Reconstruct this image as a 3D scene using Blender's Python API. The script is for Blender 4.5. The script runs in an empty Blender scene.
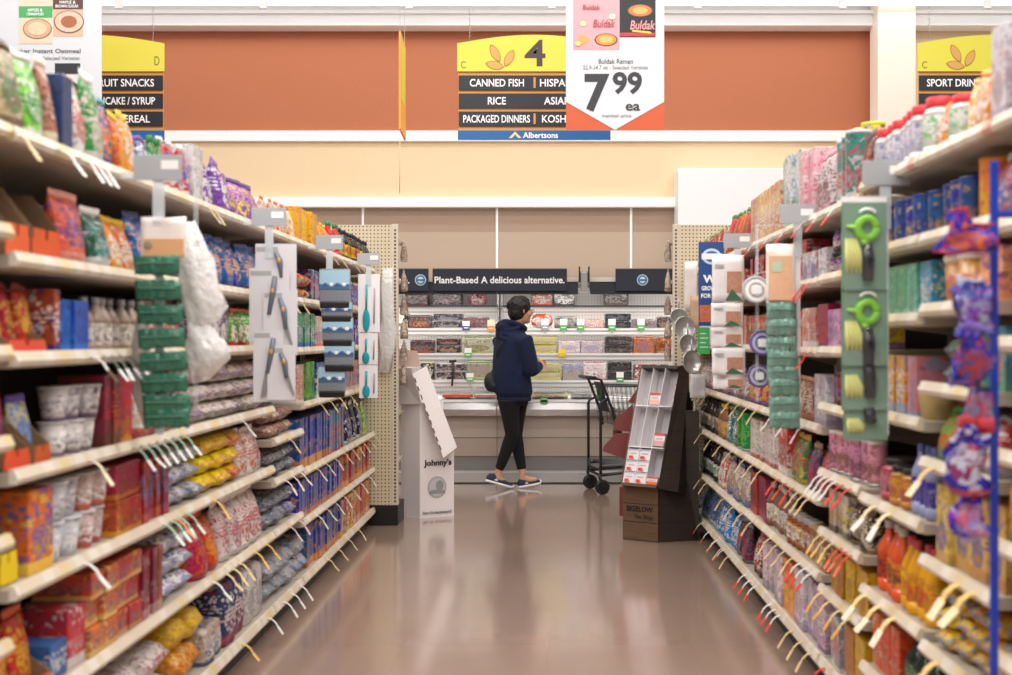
import bpy, bmesh, math, random
from math import sin, cos, pi, radians as R
from mathutils import Vector, Matrix
random.seed(7)
SC = bpy.context.scene
COL = SC.collection
# ---------------------------------------------------------------- camera / light
F, VX, VY, CH = 1150.0, 547.0, 337.5, 1.30
cd = bpy.data.cameras.new('camera'); cam = bpy.data.objects.new('camera', cd); COL.objects.link(cam)
cam.location = (0, 0, CH); cam.rotation_euler = (pi/2, 0, 0)
cd.sensor_width = 36; cd.lens = 36*F/1012; cd.shift_x = -(VX-506)/1012; cd.shift_y = 0
cd.dof.use_dof = True; cd.dof.focus_distance = 9.3; cd.dof.aperture_fstop = 2.8
cd.clip_end = 60
SC.camera = cam
W = bpy.data.worlds.new('world'); SC.world = W; W.use_nodes = True
W.node_tree.nodes['Background'].inputs[0].default_value = (1.0, 0.97, 0.95, 1)
W.node_tree.nodes['Background'].inputs[1].default_value = 0.42
SC.view_settings.view_transform = 'Standard'; SC.view_settings.look = 'None'
SC.view_settings.gamma = 1; SC.view_settings.exposure = 0.0; SC.view_settings.use_curve_mapping = False

def area(name, loc, sx, sy, power, rot=(0, 0, 0), col=(1, .98, .965)):
    l = bpy.data.lights.new(name, 'AREA'); l.shape = 'RECTANGLE'; l.size = sx; l.size_y = sy
    l.energy = power; l.color = col
    o = bpy.data.objects.new(name, l); COL.objects.link(o); o.location = loc; o.rotation_euler = rot
    return o
for i, y in enumerate((-2.5, 0.5, 3.2, 5.9, 8.3)):
    area('ceiling_light', (-0.1, y, 4.84), 7.5, .22, (230, 230, 230, 205, 110)[i])
area('wall_washer', (0, 9.9, 4.75), 12, .2, 75, (R(40), 0, 0))

def P(px, py, Y):
    return Vector(((px-VX)*Y/F, Y, CH+(VY-py)*Y/F))

# ---------------------------------------------------------------- materials
def lin(h):
    h = h.lstrip('#'); v = [int(h[i:i+2], 16)/255 for i in (0, 2, 4)]
    return tuple([(c/12.92 if c <= .04045 else ((c+.055)/1.055)**2.4) for c in v]+[1])
MC = {}
def mat(hexc, rough=.5, metal=0, emit=0, bump=0, bscale=60, var=0, vscale=8, trans=0, alpha=1):
    k = (hexc, rough, metal, emit, bump, bscale, var, vscale, trans, alpha)
    if k in MC: return MC[k]
    m = bpy.data.materials.new('surface_'+hexc.strip('#')); m.use_nodes = True
    nt = m.node_tree; b = nt.nodes['Principled BSDF']
    b.inputs['Base Color'].default_value = lin(hexc)
    b.inputs['Roughness'].default_value = rough; b.inputs['Metallic'].default_value = metal
    b.inputs['Transmission Weight'].default_value = trans
    b.inputs['Alpha'].default_value = alpha
    if emit:
        b.inputs['Emission Color'].default_value = lin(hexc); b.inputs['Emission Strength'].default_value = emit
    tc = nt.nodes.new('ShaderNodeTexCoord')
    n = nt.nodes.new('ShaderNodeTexNoise'); n.inputs['Scale'].default_value = vscale if var else bscale
    nt.links.new(tc.outputs['Object'], n.inputs['Vector'])
    if var:
        mx = nt.nodes.new('ShaderNodeMix'); mx.data_type = 'RGBA'
        c = lin(hexc); mx.inputs[6].default_value = tuple([v*(1-var) for v in c[:3]]+[1])
        mx.inputs[7].default_value = tuple([min(1, v*(1+var)) for v in c[:3]]+[1])
        nt.links.new(n.outputs['Fac'], mx.inputs[0]); nt.links.new(mx.outputs[2], b.inputs['Base Color'])
    if bump:
        bp = nt.nodes.new('ShaderNodeBump'); bp.inputs['Strength'].default_value = bump; bp.inputs['Distance'].default_value = .01
        n2 = nt.nodes.new('ShaderNodeTexNoise'); n2.inputs['Scale'].default_value = bscale
        nt.links.new(tc.outputs['Object'], n2.inputs['Vector'])
        nt.links.new(n2.outputs['Fac'], bp.inputs['Height']); nt.links.new(bp.outputs[0], b.inputs['Normal'])
    MC[k] = m
    return m

def nd(nt, t, **kw):
    n = nt.nodes.new(t)
    for k, v in kw.items(): setattr(n, k, v)
    return n
def mth(nt, op, a, b=None, c=None):
    n = nd(nt, 'ShaderNodeMath', operation=op)
    for i, v in enumerate((a, b, c)):
        if v is None: continue
        if isinstance(v, (int, float)): n.inputs[i].default_value = v
        else: nt.links.new(v, n.inputs[i])
    return n.outputs[0]
def mixc(nt, f, a, b):
    n = nd(nt, 'ShaderNodeMix', data_type='RGBA')
    if isinstance(f, (int, float)): n.inputs[0].default_value = f
    else: nt.links.new(f, n.inputs[0])
    for i, v in ((6, a), (7, b)):
        if isinstance(v, tuple): n.inputs[i].default_value = v
        else: nt.links.new(v, n.inputs[i])
    return n.outputs[2]

def printed(c1, c2, c3, gloss=.4, wrinkle=0, seed=0):
    """printed packaging: base colour, title band, picture oval and small patches, in the thing's own box coordinates"""
    k = ('pr', c1, c2, c3, gloss, wrinkle, seed)
    if k in MC: return MC[k]
    rnd = random.Random(hash((c1, c2, c3)) % 9999 if False else sum(map(ord, c1+c2+c3))+seed)
    m = bpy.data.materials.new('printed_packaging'); m.use_nodes = True; nt = m.node_tree
    b = nt.nodes['Principled BSDF']; b.inputs['Roughness'].default_value = gloss
    tc = nd(nt, 'ShaderNodeTexCoord'); sp = nd(nt, 'ShaderNodeSeparateXYZ'); nt.links.new(tc.outputs['Generated'], sp.inputs[0])
    x, y, z = sp.outputs
    geo = nd(nt, 'ShaderNodeNewGeometry')
    nx = nd(nt, 'ShaderNodeTexNoise'); nx.inputs['Scale'].default_value = rnd.uniform(18, 34); nx.inputs['Detail'].default_value = 3
    nt.links.new(tc.outputs['Object'], nx.inputs['Vector'])
    oi = nd(nt, 'ShaderNodeObjectInfo')
    zc = rnd.uniform(.3, .42); rz = rnd.uniform(.17, .26)
    ey = mth(nt, 'POWER', mth(nt, 'DIVIDE', mth(nt, 'SUBTRACT', y, .5), .37), 2)
    ez = mth(nt, 'POWER', mth(nt, 'DIVIDE', mth(nt, 'SUBTRACT', z, zc), rz), 2)
    el = mth(nt, 'LESS_THAN', mth(nt, 'ADD', ey, ez), 1)
    ex = mth(nt, 'POWER', mth(nt, 'DIVIDE', mth(nt, 'SUBTRACT', x, .5), .33), 2)
    el2 = mth(nt, 'LESS_THAN', mth(nt, 'ADD', ex, mth(nt, 'POWER', mth(nt, 'DIVIDE', mth(nt, 'SUBTRACT', z, zc), rz*.7), 2)), 1)
    b0 = rnd.uniform(.58, .68); b1 = b0+rnd.uniform(.1, .18)
    band = mth(nt, 'MULTIPLY', mth(nt, 'GREATER_THAN', z, b0), mth(nt, 'LESS_THAN', z, b1))
    v = nd(nt, 'ShaderNodeTexVoronoi', feature='F1'); v.inputs['Scale'].default_value = rnd.uniform(40, 70)
    nt.links.new(tc.outputs['Object'], v.inputs['Vector'])
    glyph = mth(nt, 'GREATER_THAN', v.outputs['Distance'], .42)
    C1, C2, C3 = lin(c1), lin(c2), lin(c3)
    DK = tuple([v*.25 for v in C1[:3]]+[1])
    def noise(sc, det=2, dist=0):
        q = nd(nt, 'ShaderNodeTexNoise'); q.inputs['Scale'].default_value = sc; q.inputs['Detail'].default_value = det; q.inputs['Distortion'].default_value = dist
        nt.links.new(shift.outputs[0], q.inputs['Vector']); return q.outputs['Fac']
    shift = nd(nt, 'ShaderNodeVectorMath', operation='ADD'); nt.links.new(tc.outputs['Object'], shift.inputs[0])
    cmb = nd(nt, 'ShaderNodeCombineXYZ')
    for q in range(3): nt.links.new(mth(nt, 'MULTIPLY', oi.outputs['Random'], .035*(q+1)), cmb.inputs[q])
    nt.links.new(cmb.outputs[0], shift.inputs[1])
    n1, n2_, n3_ = noise(rnd.uniform(22, 38), 3, .6), noise(rnd.uniform(45, 72), 2), noise(rnd.uniform(14, 22), 1, 1)
    base = mixc(nt, mth(nt, 'MULTIPLY', mth(nt, 'GREATER_THAN', n1, .57), .7), C1, C2)
    base = mixc(nt, mth(nt, 'MULTIPLY', mth(nt, 'GREATER_THAN', n3_, .60), .6), base, C3)
    base = mixc(nt, mth(nt, 'MULTIPLY', mth(nt, 'LESS_THAN', n2_, .40), .55), base, DK)
    foot = mth(nt, 'LESS_THAN', z, rnd.uniform(.06, .2))
    base = mixc(nt, mth(nt, 'MULTIPLY', foot, .8), base, C2)
    pic = mixc(nt, mth(nt, 'GREATER_THAN', n2_, .5), C3, mixc(nt, .5, C2, DK))
    base = mixc(nt, mth(nt, 'MULTIPLY', el, .75), base, pic)
    if not wrinkle: base = mixc(nt, mth(nt, 'MULTIPLY', el2, .6), base, pic)
    # rows of small lettering-like print under the title
    rowsf = mth(nt, 'LESS_THAN', mth(nt, 'FRACT', mth(nt, 'MULTIPLY', z, 15.0)), .5)
    words = mth(nt, 'MULTIPLY', rowsf, mth(nt, 'GREATER_THAN', n2_, .52))
    words = mth(nt, 'MULTIPLY', words, mth(nt, 'LESS_THAN', mth(nt, 'ABSOLUTE', mth(nt, 'SUBTRACT', z, .5)), .12))
    base = mixc(nt, mth(nt, 'MULTIPLY', words, .8), base, C3)
    tb = mixc(nt, glyph, C3, C1)
    base = mixc(nt, mth(nt, 'MULTIPLY', band, .85), base, tb)
    # paper ageing differs a little from piece to piece
    hsv = nd(nt, 'ShaderNodeHueSaturation'); nt.links.new(base, hsv.inputs['Color'])
    nt.links.new(mth(nt, 'ADD', mth(nt, 'MULTIPLY', oi.outputs['Random'], .3), .72), hsv.inputs['Value']); nt.links.new(mth(nt, 'ADD', mth(nt, 'MULTIPLY', oi.outputs['Random'], .05), .475), hsv.inputs['Hue'])
    nt.links.new(hsv.outputs[0], b.inputs['Base Color'])
    if wrinkle:
        bp = nd(nt, 'ShaderNodeBump'); bp.inputs['Strength'].default_value = wrinkle; bp.inputs['Distance'].default_value = .02
        n2 = nd(nt, 'ShaderNodeTexNoise'); n2.inputs['Scale'].default_value = 22; n2.inputs['Distortion'].default_value = 1.2
        nt.links.new(tc.outputs['Object'], n2.inputs['Vector'])
        nt.links.new(n2.outputs['Fac'], bp.inputs['Height']); nt.links.new(bp.outputs[0], b.inputs['Normal'])
    MC[k] = m
    return m

# ---------------------------------------------------------------- mesh builder
class MB:
    def __init__(s): s.bm = bmesh.new(); s.mats = []
    def mi(s, m):
        if m not in s.mats: s.mats.append(m)
        return s.mats.index(m)
    def poly(s, pts, m, smooth=False):
        vs = [s.bm.verts.new(p) for p in pts]
        f = s.bm.faces.new(vs); f.material_index = s.mi(m); f.smooth = smooth; return f
    def box(s, x0, x1, y0, y1, z0, z1, m, bev=0, mx=None):
        t = bmesh.new(); bmesh.ops.create_cube(t, size=1)
        for v in t.verts: v.co = Vector(((x0+x1)/2+v.co.x*(x1-x0), (y0+y1)/2+v.co.y*(y1-y0), (z0+z1)/2+v.co.z*(z1-z0)))
        if bev: bmesh.ops.bevel(t, geom=list(t.edges), offset=bev, segments=2, affect='EDGES', profile=.5)
        s.add(t, m, mx, smooth=False)
    def add(s, t, m, mx=None, smooth=False):
        i = s.mi(m); d = {}
        for v in t.verts: d[v] = s.bm.verts.new(mx @ v.co if mx else v.co)
        for f in t.faces:
            try: g = s.bm.faces.new([d[v] for v in f.verts])
            except ValueError: continue
            g.material_index = i; g.smooth = smooth
        t.free()
    def prism(s, pts, vec, m, mx=None):
        """closed polygon pts (3D) extruded by vec"""
        vec = Vector(vec); pts = [Vector(p) for p in pts]
        if mx: pts = [mx @ p for p in pts]; vec = mx.to_3x3() @ vec
        a = [s.bm.verts.new(p) for p in pts]; b = [s.bm.verts.new(p+vec) for p in pts]; i = s.mi(m); n = len(a)
        fs = [s.bm.faces.new(a), s.bm.faces.new(b[::-1])]
        for k in range(n): fs.append(s.bm.faces.new([a[k], b[k], b[(k+1) % n], a[(k+1) % n]]))
        for f in fs: f.material_index = i
    def rings(s, rs, m, cap=True, smooth=True):
        i = s.mi(m); L = [[s.bm.verts.new(p) for p in r] for r in rs]; n = len(L[0])
        for a, b in zip(L, L[1:]):
            for k in range(n):
                f = s.bm.faces.new([a[k], a[(k+1) % n], b[(k+1) % n], b[k]]); f.material_index = i; f.smooth = smooth
        if cap:
            for r, q in ((L[0], -1), (L[-1], 1)):
                f = s.bm.faces.new(r[::q]); f.material_index = i; f.smooth = False
    def lathe(s, prof, m, c=(0, 0, 0), n=20, sx=1, sy=1, cap=True, mx=None):
        rs = []
        for r, z in prof:
            ring = [Vector((c[0]+r*sx*cos(2*pi*k/n), c[1]+r*sy*sin(2*pi*k/n), c[2]+z)) for k in range(n)]
            if mx: ring = [mx @ p for p in ring]
            rs.append(ring)
        s.rings(rs, m, cap)
    def tube(s, pts, r, m, n=8, rads=None, flat=1):
        pts = [Vector(p) for p in pts]; rs = []
        up = Vector((0, 0, 1)); prev = None
        for i, p in enumerate(pts):
            d = (pts[min(i+1, len(pts)-1)]-pts[max(i-1, 0)]).normalized()
            if prev is None:
                a = d.cross(up)
                if a.length < .05: a = d.cross(Vector((0, 1, 0)))
                a.normalize()
            else:
                a = (prev - d*prev.dot(d)).normalized()
            prev = a; b = d.cross(a); q = rads[i] if rads else r
            rs.append([p+a*q*cos(2*pi*k/n)+b*q*flat*sin(2*pi*k/n) for k in range(n)])
        s.rings(rs, m)
    def ball(s, c, rx, ry, rz, m, n=12, mx=None):
        t = bmesh.new(); bmesh.ops.create_uvsphere(t, u_segments=n*2, v_segments=n, radius=1)
        for v in t.verts: v.co = Vector((c[0]+v.co.x*rx, c[1]+v.co.y*ry, c[2]+v.co.z*rz))
        s.add(t, m, mx, smooth=True)
    def mesh(s, name):
        bmesh.ops.recalc_face_normals(s.bm, faces=list(s.bm.faces))
        me = bpy.data.meshes.new(name); s.bm.to_mesh(me); s.bm.free()
        for m in s.mats: me.materials.append(m)
        return me
    def build(s, name, parent=None, label=None, loc=None, rel=None):
        if rel is not None:
            for v in s.bm.verts: v.co -= Vector(rel)
        o = bpy.data.objects.new(name, s.mesh(name)); COL.objects.link(o)
        if parent: o.parent = parent
        if loc is not None: o.location = loc
        if label: o['label'] = label
        return o

LABELS = {}
def tag(o, label, cat, group=None):
    n = len(label.split())
    if n > 16 or n < 4: print('LABEL LEN', n, label)
    if label in LABELS: print('DUP LABEL', label)
    LABELS[label] = 1
    o['label'] = label; o['category'] = cat
    if group: o['group'] = group
    return o
def thing(name, label, cat, loc=(0, 0, 0), rz=0, group=None):
    o = bpy.data.objects.new(name, None); COL.objects.link(o); o.empty_display_size = .05
    o.location = loc; o.rotation_euler = (0, 0, rz); return tag(o, label, cat, group)
def struct(o): o['kind'] = 'structure'; return o

def text_mesh(mb, s, x0, x1, z0, z1, y, m, bold=0, shear=0, th=.0015):
    """lettering filling the rectangle x0..x1, z0..z1, facing -Y"""
    cu = bpy.data.curves.new('t', 'FONT'); cu.body = s; cu.offset = bold; cu.shear = shear; cu.resolution_u = 3
    o = bpy.data.objects.new('t', cu); COL.objects.link(o)
    bpy.context.view_layer.update()
    dg = bpy.context.evaluated_depsgraph_get(); me = bpy.data.meshes.new_from_object(o.evaluated_get(dg))
    bpy.data.objects.remove(o); bpy.data.curves.remove(cu)
    xs = [v.co.x for v in me.vertices]; ys = [v.co.y for v in me.vertices]
    ax, bx, ay, by = min(xs), max(xs), min(ys), max(ys)
    t = bmesh.new(); t.from_mesh(me); bpy.data.meshes.remove(me)
    for v in t.verts: v.co = Vector((x0+(v.co.x-ax)/(bx-ax)*(x1-x0), y, z0+(v.co.y-ay)/(by-ay)*(z1-z0)))
    r = bmesh.ops.extrude_face_region(t, geom=list(t.faces))
    for v in r['geom']:
        if isinstance(v, bmesh.types.BMVert): v.co.y -= th
    mb.add(t, m)

# ---------------------------------------------------------------- common materials
IVORY = mat('#cfc3ad', .45, var=.06, vscale=3)
SHELF = mat('#b5aa99', .45)
BACK = mat('#4a433c', .7)
WHITE = mat('#f0f0ee', .5); BLACK = mat('#121212', .45); STEEL = mat('#a9a9a8', .3, .6)
GREYP = mat('#a7abae', .5); CLEAR = mat('#dfe6ea', .2, alpha=.55)
CARD = mat('#8f6f52', .8, var=.1); DARKG = mat('#20232a', .5)

def dotted(c1, c2, sc, rad, name):
    m = bpy.data.materials.new(name); m.use_nodes = True; nt = m.node_tree; b = nt.nodes['Principled BSDF']
    b.inputs['Roughness'].default_value = .5
    tc = nd(nt, 'ShaderNodeTexCoord'); sp = nd(nt, 'ShaderNodeSeparateXYZ'); nt.links.new(tc.outputs['Object'], sp.inputs[0])
    fx = mth(nt, 'SUBTRACT', mth(nt, 'FRACT', mth(nt, 'MULTIPLY', sp.outputs[0], sc)), .5)
    fz = mth(nt, 'SUBTRACT', mth(nt, 'FRACT', mth(nt, 'MULTIPLY', sp.outputs[2], sc)), .5)
    d = mth(nt, 'ADD', mth(nt, 'MULTIPLY', fx, fx), mth(nt, 'MULTIPLY', fz, fz))
    h = mth(nt, 'LESS_THAN', d, rad*rad)
    nt.links.new(mixc(nt, h, lin(c1), lin(c2)), b.inputs['Base Color'])
    return m
PEG = dotted('#cfc1a4', '#4a4034', 39.4, .2, 'pegboard')
PEGW = dotted('#e6e2de', '#8d8682', 34, .13, 'white_pegboard')

def railmat(seed, accent):
    """ivory price rail with small paper price tags slid in it"""
    m = bpy.data.materials.new('price_rail'); m.use_nodes = True; nt = m.node_tree; b = nt.nodes['Principled BSDF']
    b.inputs['Roughness'].default_value = .35
    tc = nd(nt, 'ShaderNodeTexCoord'); sp = nd(nt, 'ShaderNodeSeparateXYZ'); nt.links.new(tc.outputs['Object'], sp.inputs[0])
    c = mth(nt, 'MULTIPLY', sp.outputs[1], 11.0)
    f = mth(nt, 'FRACT', c); idx = mth(nt, 'FLOOR', c)
    wn = nd(nt, 'ShaderNodeTexWhiteNoise', noise_dimensions='1D'); nt.links.new(mth(nt, 'ADD', idx, seed), wn.inputs['W'])
    card = mth(nt, 'MULTIPLY', mth(nt, 'GREATER_THAN', f, .15), mth(nt, 'LESS_THAN', f, .75))
    card = mth(nt, 'MULTIPLY', card, mth(nt, 'GREATER_THAN', wn.outputs['Value'], .4))
    col = mixc(nt, mth(nt, 'GREATER_THAN', wn.outputs['Value'], .8), lin('#e9e4da'), lin(accent))
    nt.links.new(mixc(nt, mth(nt, 'MULTIPLY', card, .55), lin('#d9ccb6'), col), b.inputs['Base Color'])
    return m
RAIL = railmat(3, '#d8c37a'); RAILR = railmat(9, '#c8402f')

# ---------------------------------------------------------------- room shell
def floor_mat():
    m = bpy.data.materials.new('polished_floor'); m.use_nodes = True; nt = m.node_tree; b = nt.nodes['Principled BSDF']
    tc = nd(nt, 'ShaderNodeTexCoord')
    n = nd(nt, 'ShaderNodeTexNoise'); n.inputs['Scale'].default_value = 1.3; n.inputs['Detail'].default_value = 6; nt.links.new(tc.outputs['Object'], n.inputs['Vector'])
    n2 = nd(nt, 'ShaderNodeTexNoise'); n2.inputs['Scale'].default_value = 160; nt.links.new(tc.outputs['Object'], n2.inputs['Vector'])
    br = nd(nt, 'ShaderNodeTexBrick'); br.offset = 0; br.inputs['Scale'].default_value = 1; br.inputs['Brick Width'].default_value = .61; br.inputs['Row Height'].default_value = .61
    br.inputs['Mortar Size'].default_value = .0025
    br.inputs['Color1'].default_value = br.inputs['Color2'].default_value = (0, 0, 0, 1); br.inputs['Mortar'].default_value = (1, 1, 1, 1)
    nt.links.new(tc.outputs['Object'], br.inputs['Vector'])
    c = mixc(nt, n.outputs['Fac'], lin('#967d6f'), lin('#ab9282'))
    c = mixc(nt, mth(nt, 'MULTIPLY', n2.outputs['Fac'], .25), c, lin('#6f574b'))
    c = mixc(nt, mth(nt, 'MULTIPLY', br.outputs['Color'], .15), c, lin('#7a665c'))
    nt.links.new(c, b.inputs['Base Color'])
    n3 = nd(nt, 'ShaderNodeTexNoise'); n3.inputs['Scale'].default_value = 2.5; n3.inputs['Detail'].default_value = 4; nt.links.new(tc.outputs['Object'], n3.inputs['Vector'])
    nt.links.new(mth(nt, 'ADD', mth(nt, 'MULTIPLY', n3.outputs['Fac'], .16), .08), b.inputs['Roughness'])
    b.inputs['Coat Weight'].default_value = .9; b.inputs['Coat IOR'].default_value = 1.5; b.inputs['Coat Roughness'].default_value = .12
    bp = nd(nt, 'ShaderNodeBump'); bp.inputs['Strength'].default_value = .04; bp.inputs['Distance'].default_value = .01
    mp = nd(nt, 'ShaderNodeMapping'); mp.inputs['Scale'].default_value = (5, 1.2, 1); nt.links.new(tc.outputs['Object'], mp.inputs[0]); 
    n4 = nd(nt, 'ShaderNodeTexNoise'); n4.inputs['Scale'].default_value = 2; nt.links.new(mp.outputs[0], n4.inputs['Vector'])
    nt.links.new(n4.outputs['Fac'], bp.inputs['Height']); nt.links.new(bp.outputs[0], b.inputs['Normal'])
    return m
XW = 8.0
b = MB(); b.box(-XW, XW, -4, 11.5, -.1, 0, floor_mat()); struct(b.build('floor'))
b = MB(); b.box(-XW, XW, -4, 11.5, 4.92, 5.0, mat('#eceae6', .8, var=.03)); struct(b.build('ceiling'))
WB = 11.3
def wz(py): return CH+(VY-py)*WB/F
def wxx(px): return (px-VX)*WB/F
TERRA = mat('#b9714f', .8, bump=.25, bscale=90, var=.05, vscale=60)
PEACH = mat('#ecd2ac', .8, bump=.25, bscale=90, var=.03, vscale=60)
PANEL = mat('#bba795', .75, bump=.1, bscale=70, var=.03, vscale=50)
PANEL_SHADE = mat('#a8917f', .75, bump=.1, bscale=70, var=.03, vscale=50)
b = MB()
b.box(-XW, wxx(880), WB, WB+.15, wz(131), wz(18), TERRA)
b.box(wxx(880), XW, WB, WB+.15, wz(131), wz(18), PEACH)
b.box(-XW, XW, WB, WB+.15, wz(205), wz(131), PEACH)
b.box(-XW, XW, WB, WB+.15, wz(18), 4.92, WHITE)
b.box(-XW, XW, WB, WB+.15, wz(232), wz(205), PANEL_SHADE)  # shadow below the trim, painted as a darker panel band
b.box(-XW, XW, WB, WB+.15, 0, wz(232), PANEL)
struct(b.build('wall_back'))
TRIM = mat('#fbfbfb', .5, var=.01)
for n, (a, c, d) in enumerate(((141, 130.5, .05), (207, 197, .10), (25.5, 10, .22)), 1):
    b = MB(); b.box(-XW, XW, WB-d, WB-.001, CH+(VY-a)*(WB-d)/F, CH+(VY-c)*(WB-d)/F, TRIM, .006)
    if n == 3: b.box(-XW, XW, WB-d-.03, WB-d, CH+(VY-14)*(WB-d)/F, CH+(VY-11)*(WB-d)/F, TRIM)
    struct(b.build('trim_%d' % n))
for n, px in ((4, 497), (5, 631), (6, 363), (7, 229)):
    b = MB(); b.box(wxx(px)-.012, wxx(px)+.012, WB-.012, WB-.001, 1.8, wz(208), TRIM, .003); struct(b.build('trim_%d' % n))
b = MB(); b.box(wxx(674), wxx(800), 10.95, WB-.001, 2.05, CH+(VY-168)*10.95/F, mat('#eef1f3', .5), .006); struct(b.build('trim_8'))
YC = 10.9
b = MB(); b.box((878-VX)*YC/F, (916-VX)*YC/F, YC, WB-.12, 0, 4.92, mat('#f6ebdd', .75, bump=.15, bscale=80), .01); struct(b.build('wall_column'))

# linear light over the back wall, with its housing and hangers
lt = thing('linear_light', 'long bright white strip light running above the back wall trim', 'light', (0, 10.8, 4.40))
b = MB(); b.box(-7.4, 7.4, -.07, .07, .03, .17, mat('#ffffff', .5, emit=1.3), .02); b.build('diffuser', lt)
b = MB(); b.box(-7.4, 7.4, -.09, .09, .172, .25, mat('#c9c9c9', .5), .01); b.build('housing', lt)
for px in (-26, 118, 263, 409, 552, 698, 843, 988):
    x = (px-VX)*10.7/F
    b = MB(); b.box(x-.035, x+.035, -.1, -.073, -.04, .16, mat('#cfcfcf', .5), .006); b.box(x-.07, x+.07, -.1, -.06, .14, .19, mat('#c4c4c4', .5), .006)
    b.build('bracket', lt)
for i, y in enumerate((-2.5, 0.5, 3.2, 5.9, 8.3)):
    w = ['above the aisle mouth, farthest behind', 'second row from the front', 'third row from the front', 'fourth row from the front', 'nearest the back wall trim'][i]
    f = thing('ceiling_light_fixture', 'white trough ceiling light, '+w, 'light', (-.1, y, 4.87), 0, 'rows of ceiling lights')
    b = MB(); b.box(-3.8, 3.8, -.14, .14, 0, .05, WHITE, .01); b.build('housing', f)

# ---------------------------------------------------------------- shelving
LX, RX, DEP = -1.19, 1.0, .46
T = 1.77
LB = {'nearest': (1.9, 2.555, [1.77, 1.548, 1.28, 1.08, .862, .63, .38, .126]),
      'wide middle': (2.565, 5.005, [1.77, 1.49, 1.265, 1.0, .74, .45, .126]),
      'narrow': (5.015, 5.605, [1.77, 1.49, 1.25, .855, .675, .45, .126]),
      'far': (5.615, 7.93, [1.77, 1.49, 1.25, .98, .65, .404, .126])}
RB = {'nearest': (1.9, 2.575, [1.79, 1.56, 1.30, 1.05, .85, .60, .36, .13]),
      'second': (2.585, 3.075, [1.79, 1.575, 1.387, 1.18, .98, .72, .49, .13]),
      'third': (3.085, 3.665, [1.79, 1.575, 1.365, 1.08, .805, .515, .27, .13]),
      'fourth': (3.675, 4.225, [1.76, 1.526, 1.265, 1.06, .82, .605, .395, .13]),
      'fifth': (4.235, 5.895, [1.76, 1.52, 1.26, .975, .71, .43, .13]),
      'far': (5.905, 7.93, [1.76, 1.50, 1.26, .975, .71, .42, .13])}
ORD = ['first', 'second', 'third', 'fourth', 'fifth', 'sixth', 'seventh', 'eighth', 'ninth', 'tenth', 'eleventh', 'twelfth', 'thirteenth', 'fourteenth', 'fifteenth', 'sixteenth', 'seventeenth', 'eighteenth', 'nineteenth', 'twentieth', 'twenty-first', 'twenty-second', 'twenty-third', 'twenty-fourth', 'twenty-fifth', 'twenty-sixth', 'twenty-seventh', 'twenty-eighth', 'twenty-ninth', 'thirtieth', 'thirty-first', 'thirty-second', 'thirty-third', 'thirty-fourth', 'thirty-fifth']
SHELVES = {}
def bay(side, name, y0, y1, levels):
    s = -1 if side == 'left' else 1; X = LX if s < 0 else RX
    r = thing('shelving_bay', '%s ivory steel shelving bay on the %s side of the aisle' % (name, side), 'shelving', (X, (y0+y1)/2, 0), 0, '%s row of shelving bays' % side)
    h = (y1-y0)/2; bx = s*(DEP+.06)
    def B(x0, x1): return (min(s*x0, s*x1), max(s*x0, s*x1))
    b = MB(); b.box(*B(DEP+.05, DEP+.07), -h, h, .1, 2.06 if False else levels[0]+.12, BACK); b.build('back_panel', r)
    for q in (-1, 1):
        b = MB(); b.box(*B(DEP+.02, DEP+.05), q*h-.02 if q > 0 else q*h, q*h if q > 0 else q*h+.02, .1, levels[0]+.12, IVORY, .002); b.build('upright', r)
    for z in levels:
        last = z == levels[-1]
        b = MB(); b.box(*B(.012, DEP+.019), -h+.002, h-.002, z-.035, z-.005, SHELF, .002)
        if not last:
            for q in (-1, 1):   # brackets under the shelf
                y = q*(h-.015)
                b.prism([(s*.1, y-.002, z-.035), (s*(DEP+.015), y-.002, z-.035), (s*(DEP+.015), y-.002, z-.10), (s*.3, y-.002, z-.06)], (0, .004, 0), IVORY)
        sh = b.build('base_deck' if last else 'shelf', r); SHELVES[(side, name, levels.index(z))] = (sh, s, X, (y0+y1)/2, z)
        b = MB(); zt = z+.004; hh = .034 if not last else .042
        b.prism([(0, -h+.002, zt), (s*.012, -h+.002, zt), (s*.012, -h+.002, zt-hh), (s*-.004, -h+.002, zt-hh), (s*-.010, -h+.002, zt-hh+.012)], (0, 2*h-.004, 0), RAILR if (s > 0 and z == levels[0]) else RAIL)
        b.build('price_rail', sh)
    b = MB(); b.box(*B(.05, .08), -h+.002, h-.002, 0, .085, mat('#34302c', .6)); b.box(*B(.05, DEP+.07), -h+.002, h-.002, .085, .088, BACK); b.build('kick_plate', r)
    return r
for k, (a, c, l) in LB.items(): bay('left', k, a, c, l)
for k, (a, c, l) in RB.items(): bay('right', k, a, c, l)

# end caps (pegboard stands closing both runs)
def endcap(s, side, xe):
    X0 = s*xe; X1 = s*(xe+1.15)
    r = thing('end_display_stand', 'ivory pegboard end stand closing the %s shelving run, black base' % side, 'shelving', (X0, 7.96, 0))
    def B(x0, x1): return (min(s*x0, s*x1), max(s*x0, s*x1))
    b = MB(); b.box(*B(.045, 1.15), 0, .03, .14, 2.08, PEG); b.build('pegboard', r)
    b = MB(); b.box(*B(0, .045), -.004, .04, .14, 2.085, IVORY, .003)
    for k in range(76): b.box(*B(.014, .026), -.0055, -.0035, .16+k*.025, .173+k*.025, mat('#2a241e', .6))
    b.build('upright', r)
    b = MB(); b.box(*B(0, 1.15), -.01, .33, 0, .14, BLACK, .004); b.build('base', r)
    for z in (.45, .78, 1.1, 1.4, 1.7, 1.98):
        b = MB(); b.box(*B(.0, 1.1), .045, .32, z-.02, z, SHELF, .002); b.build('shelf', r)
    return r
endcap(-1, 'left', 1.031); endcap(1, 'right', .872)

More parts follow.
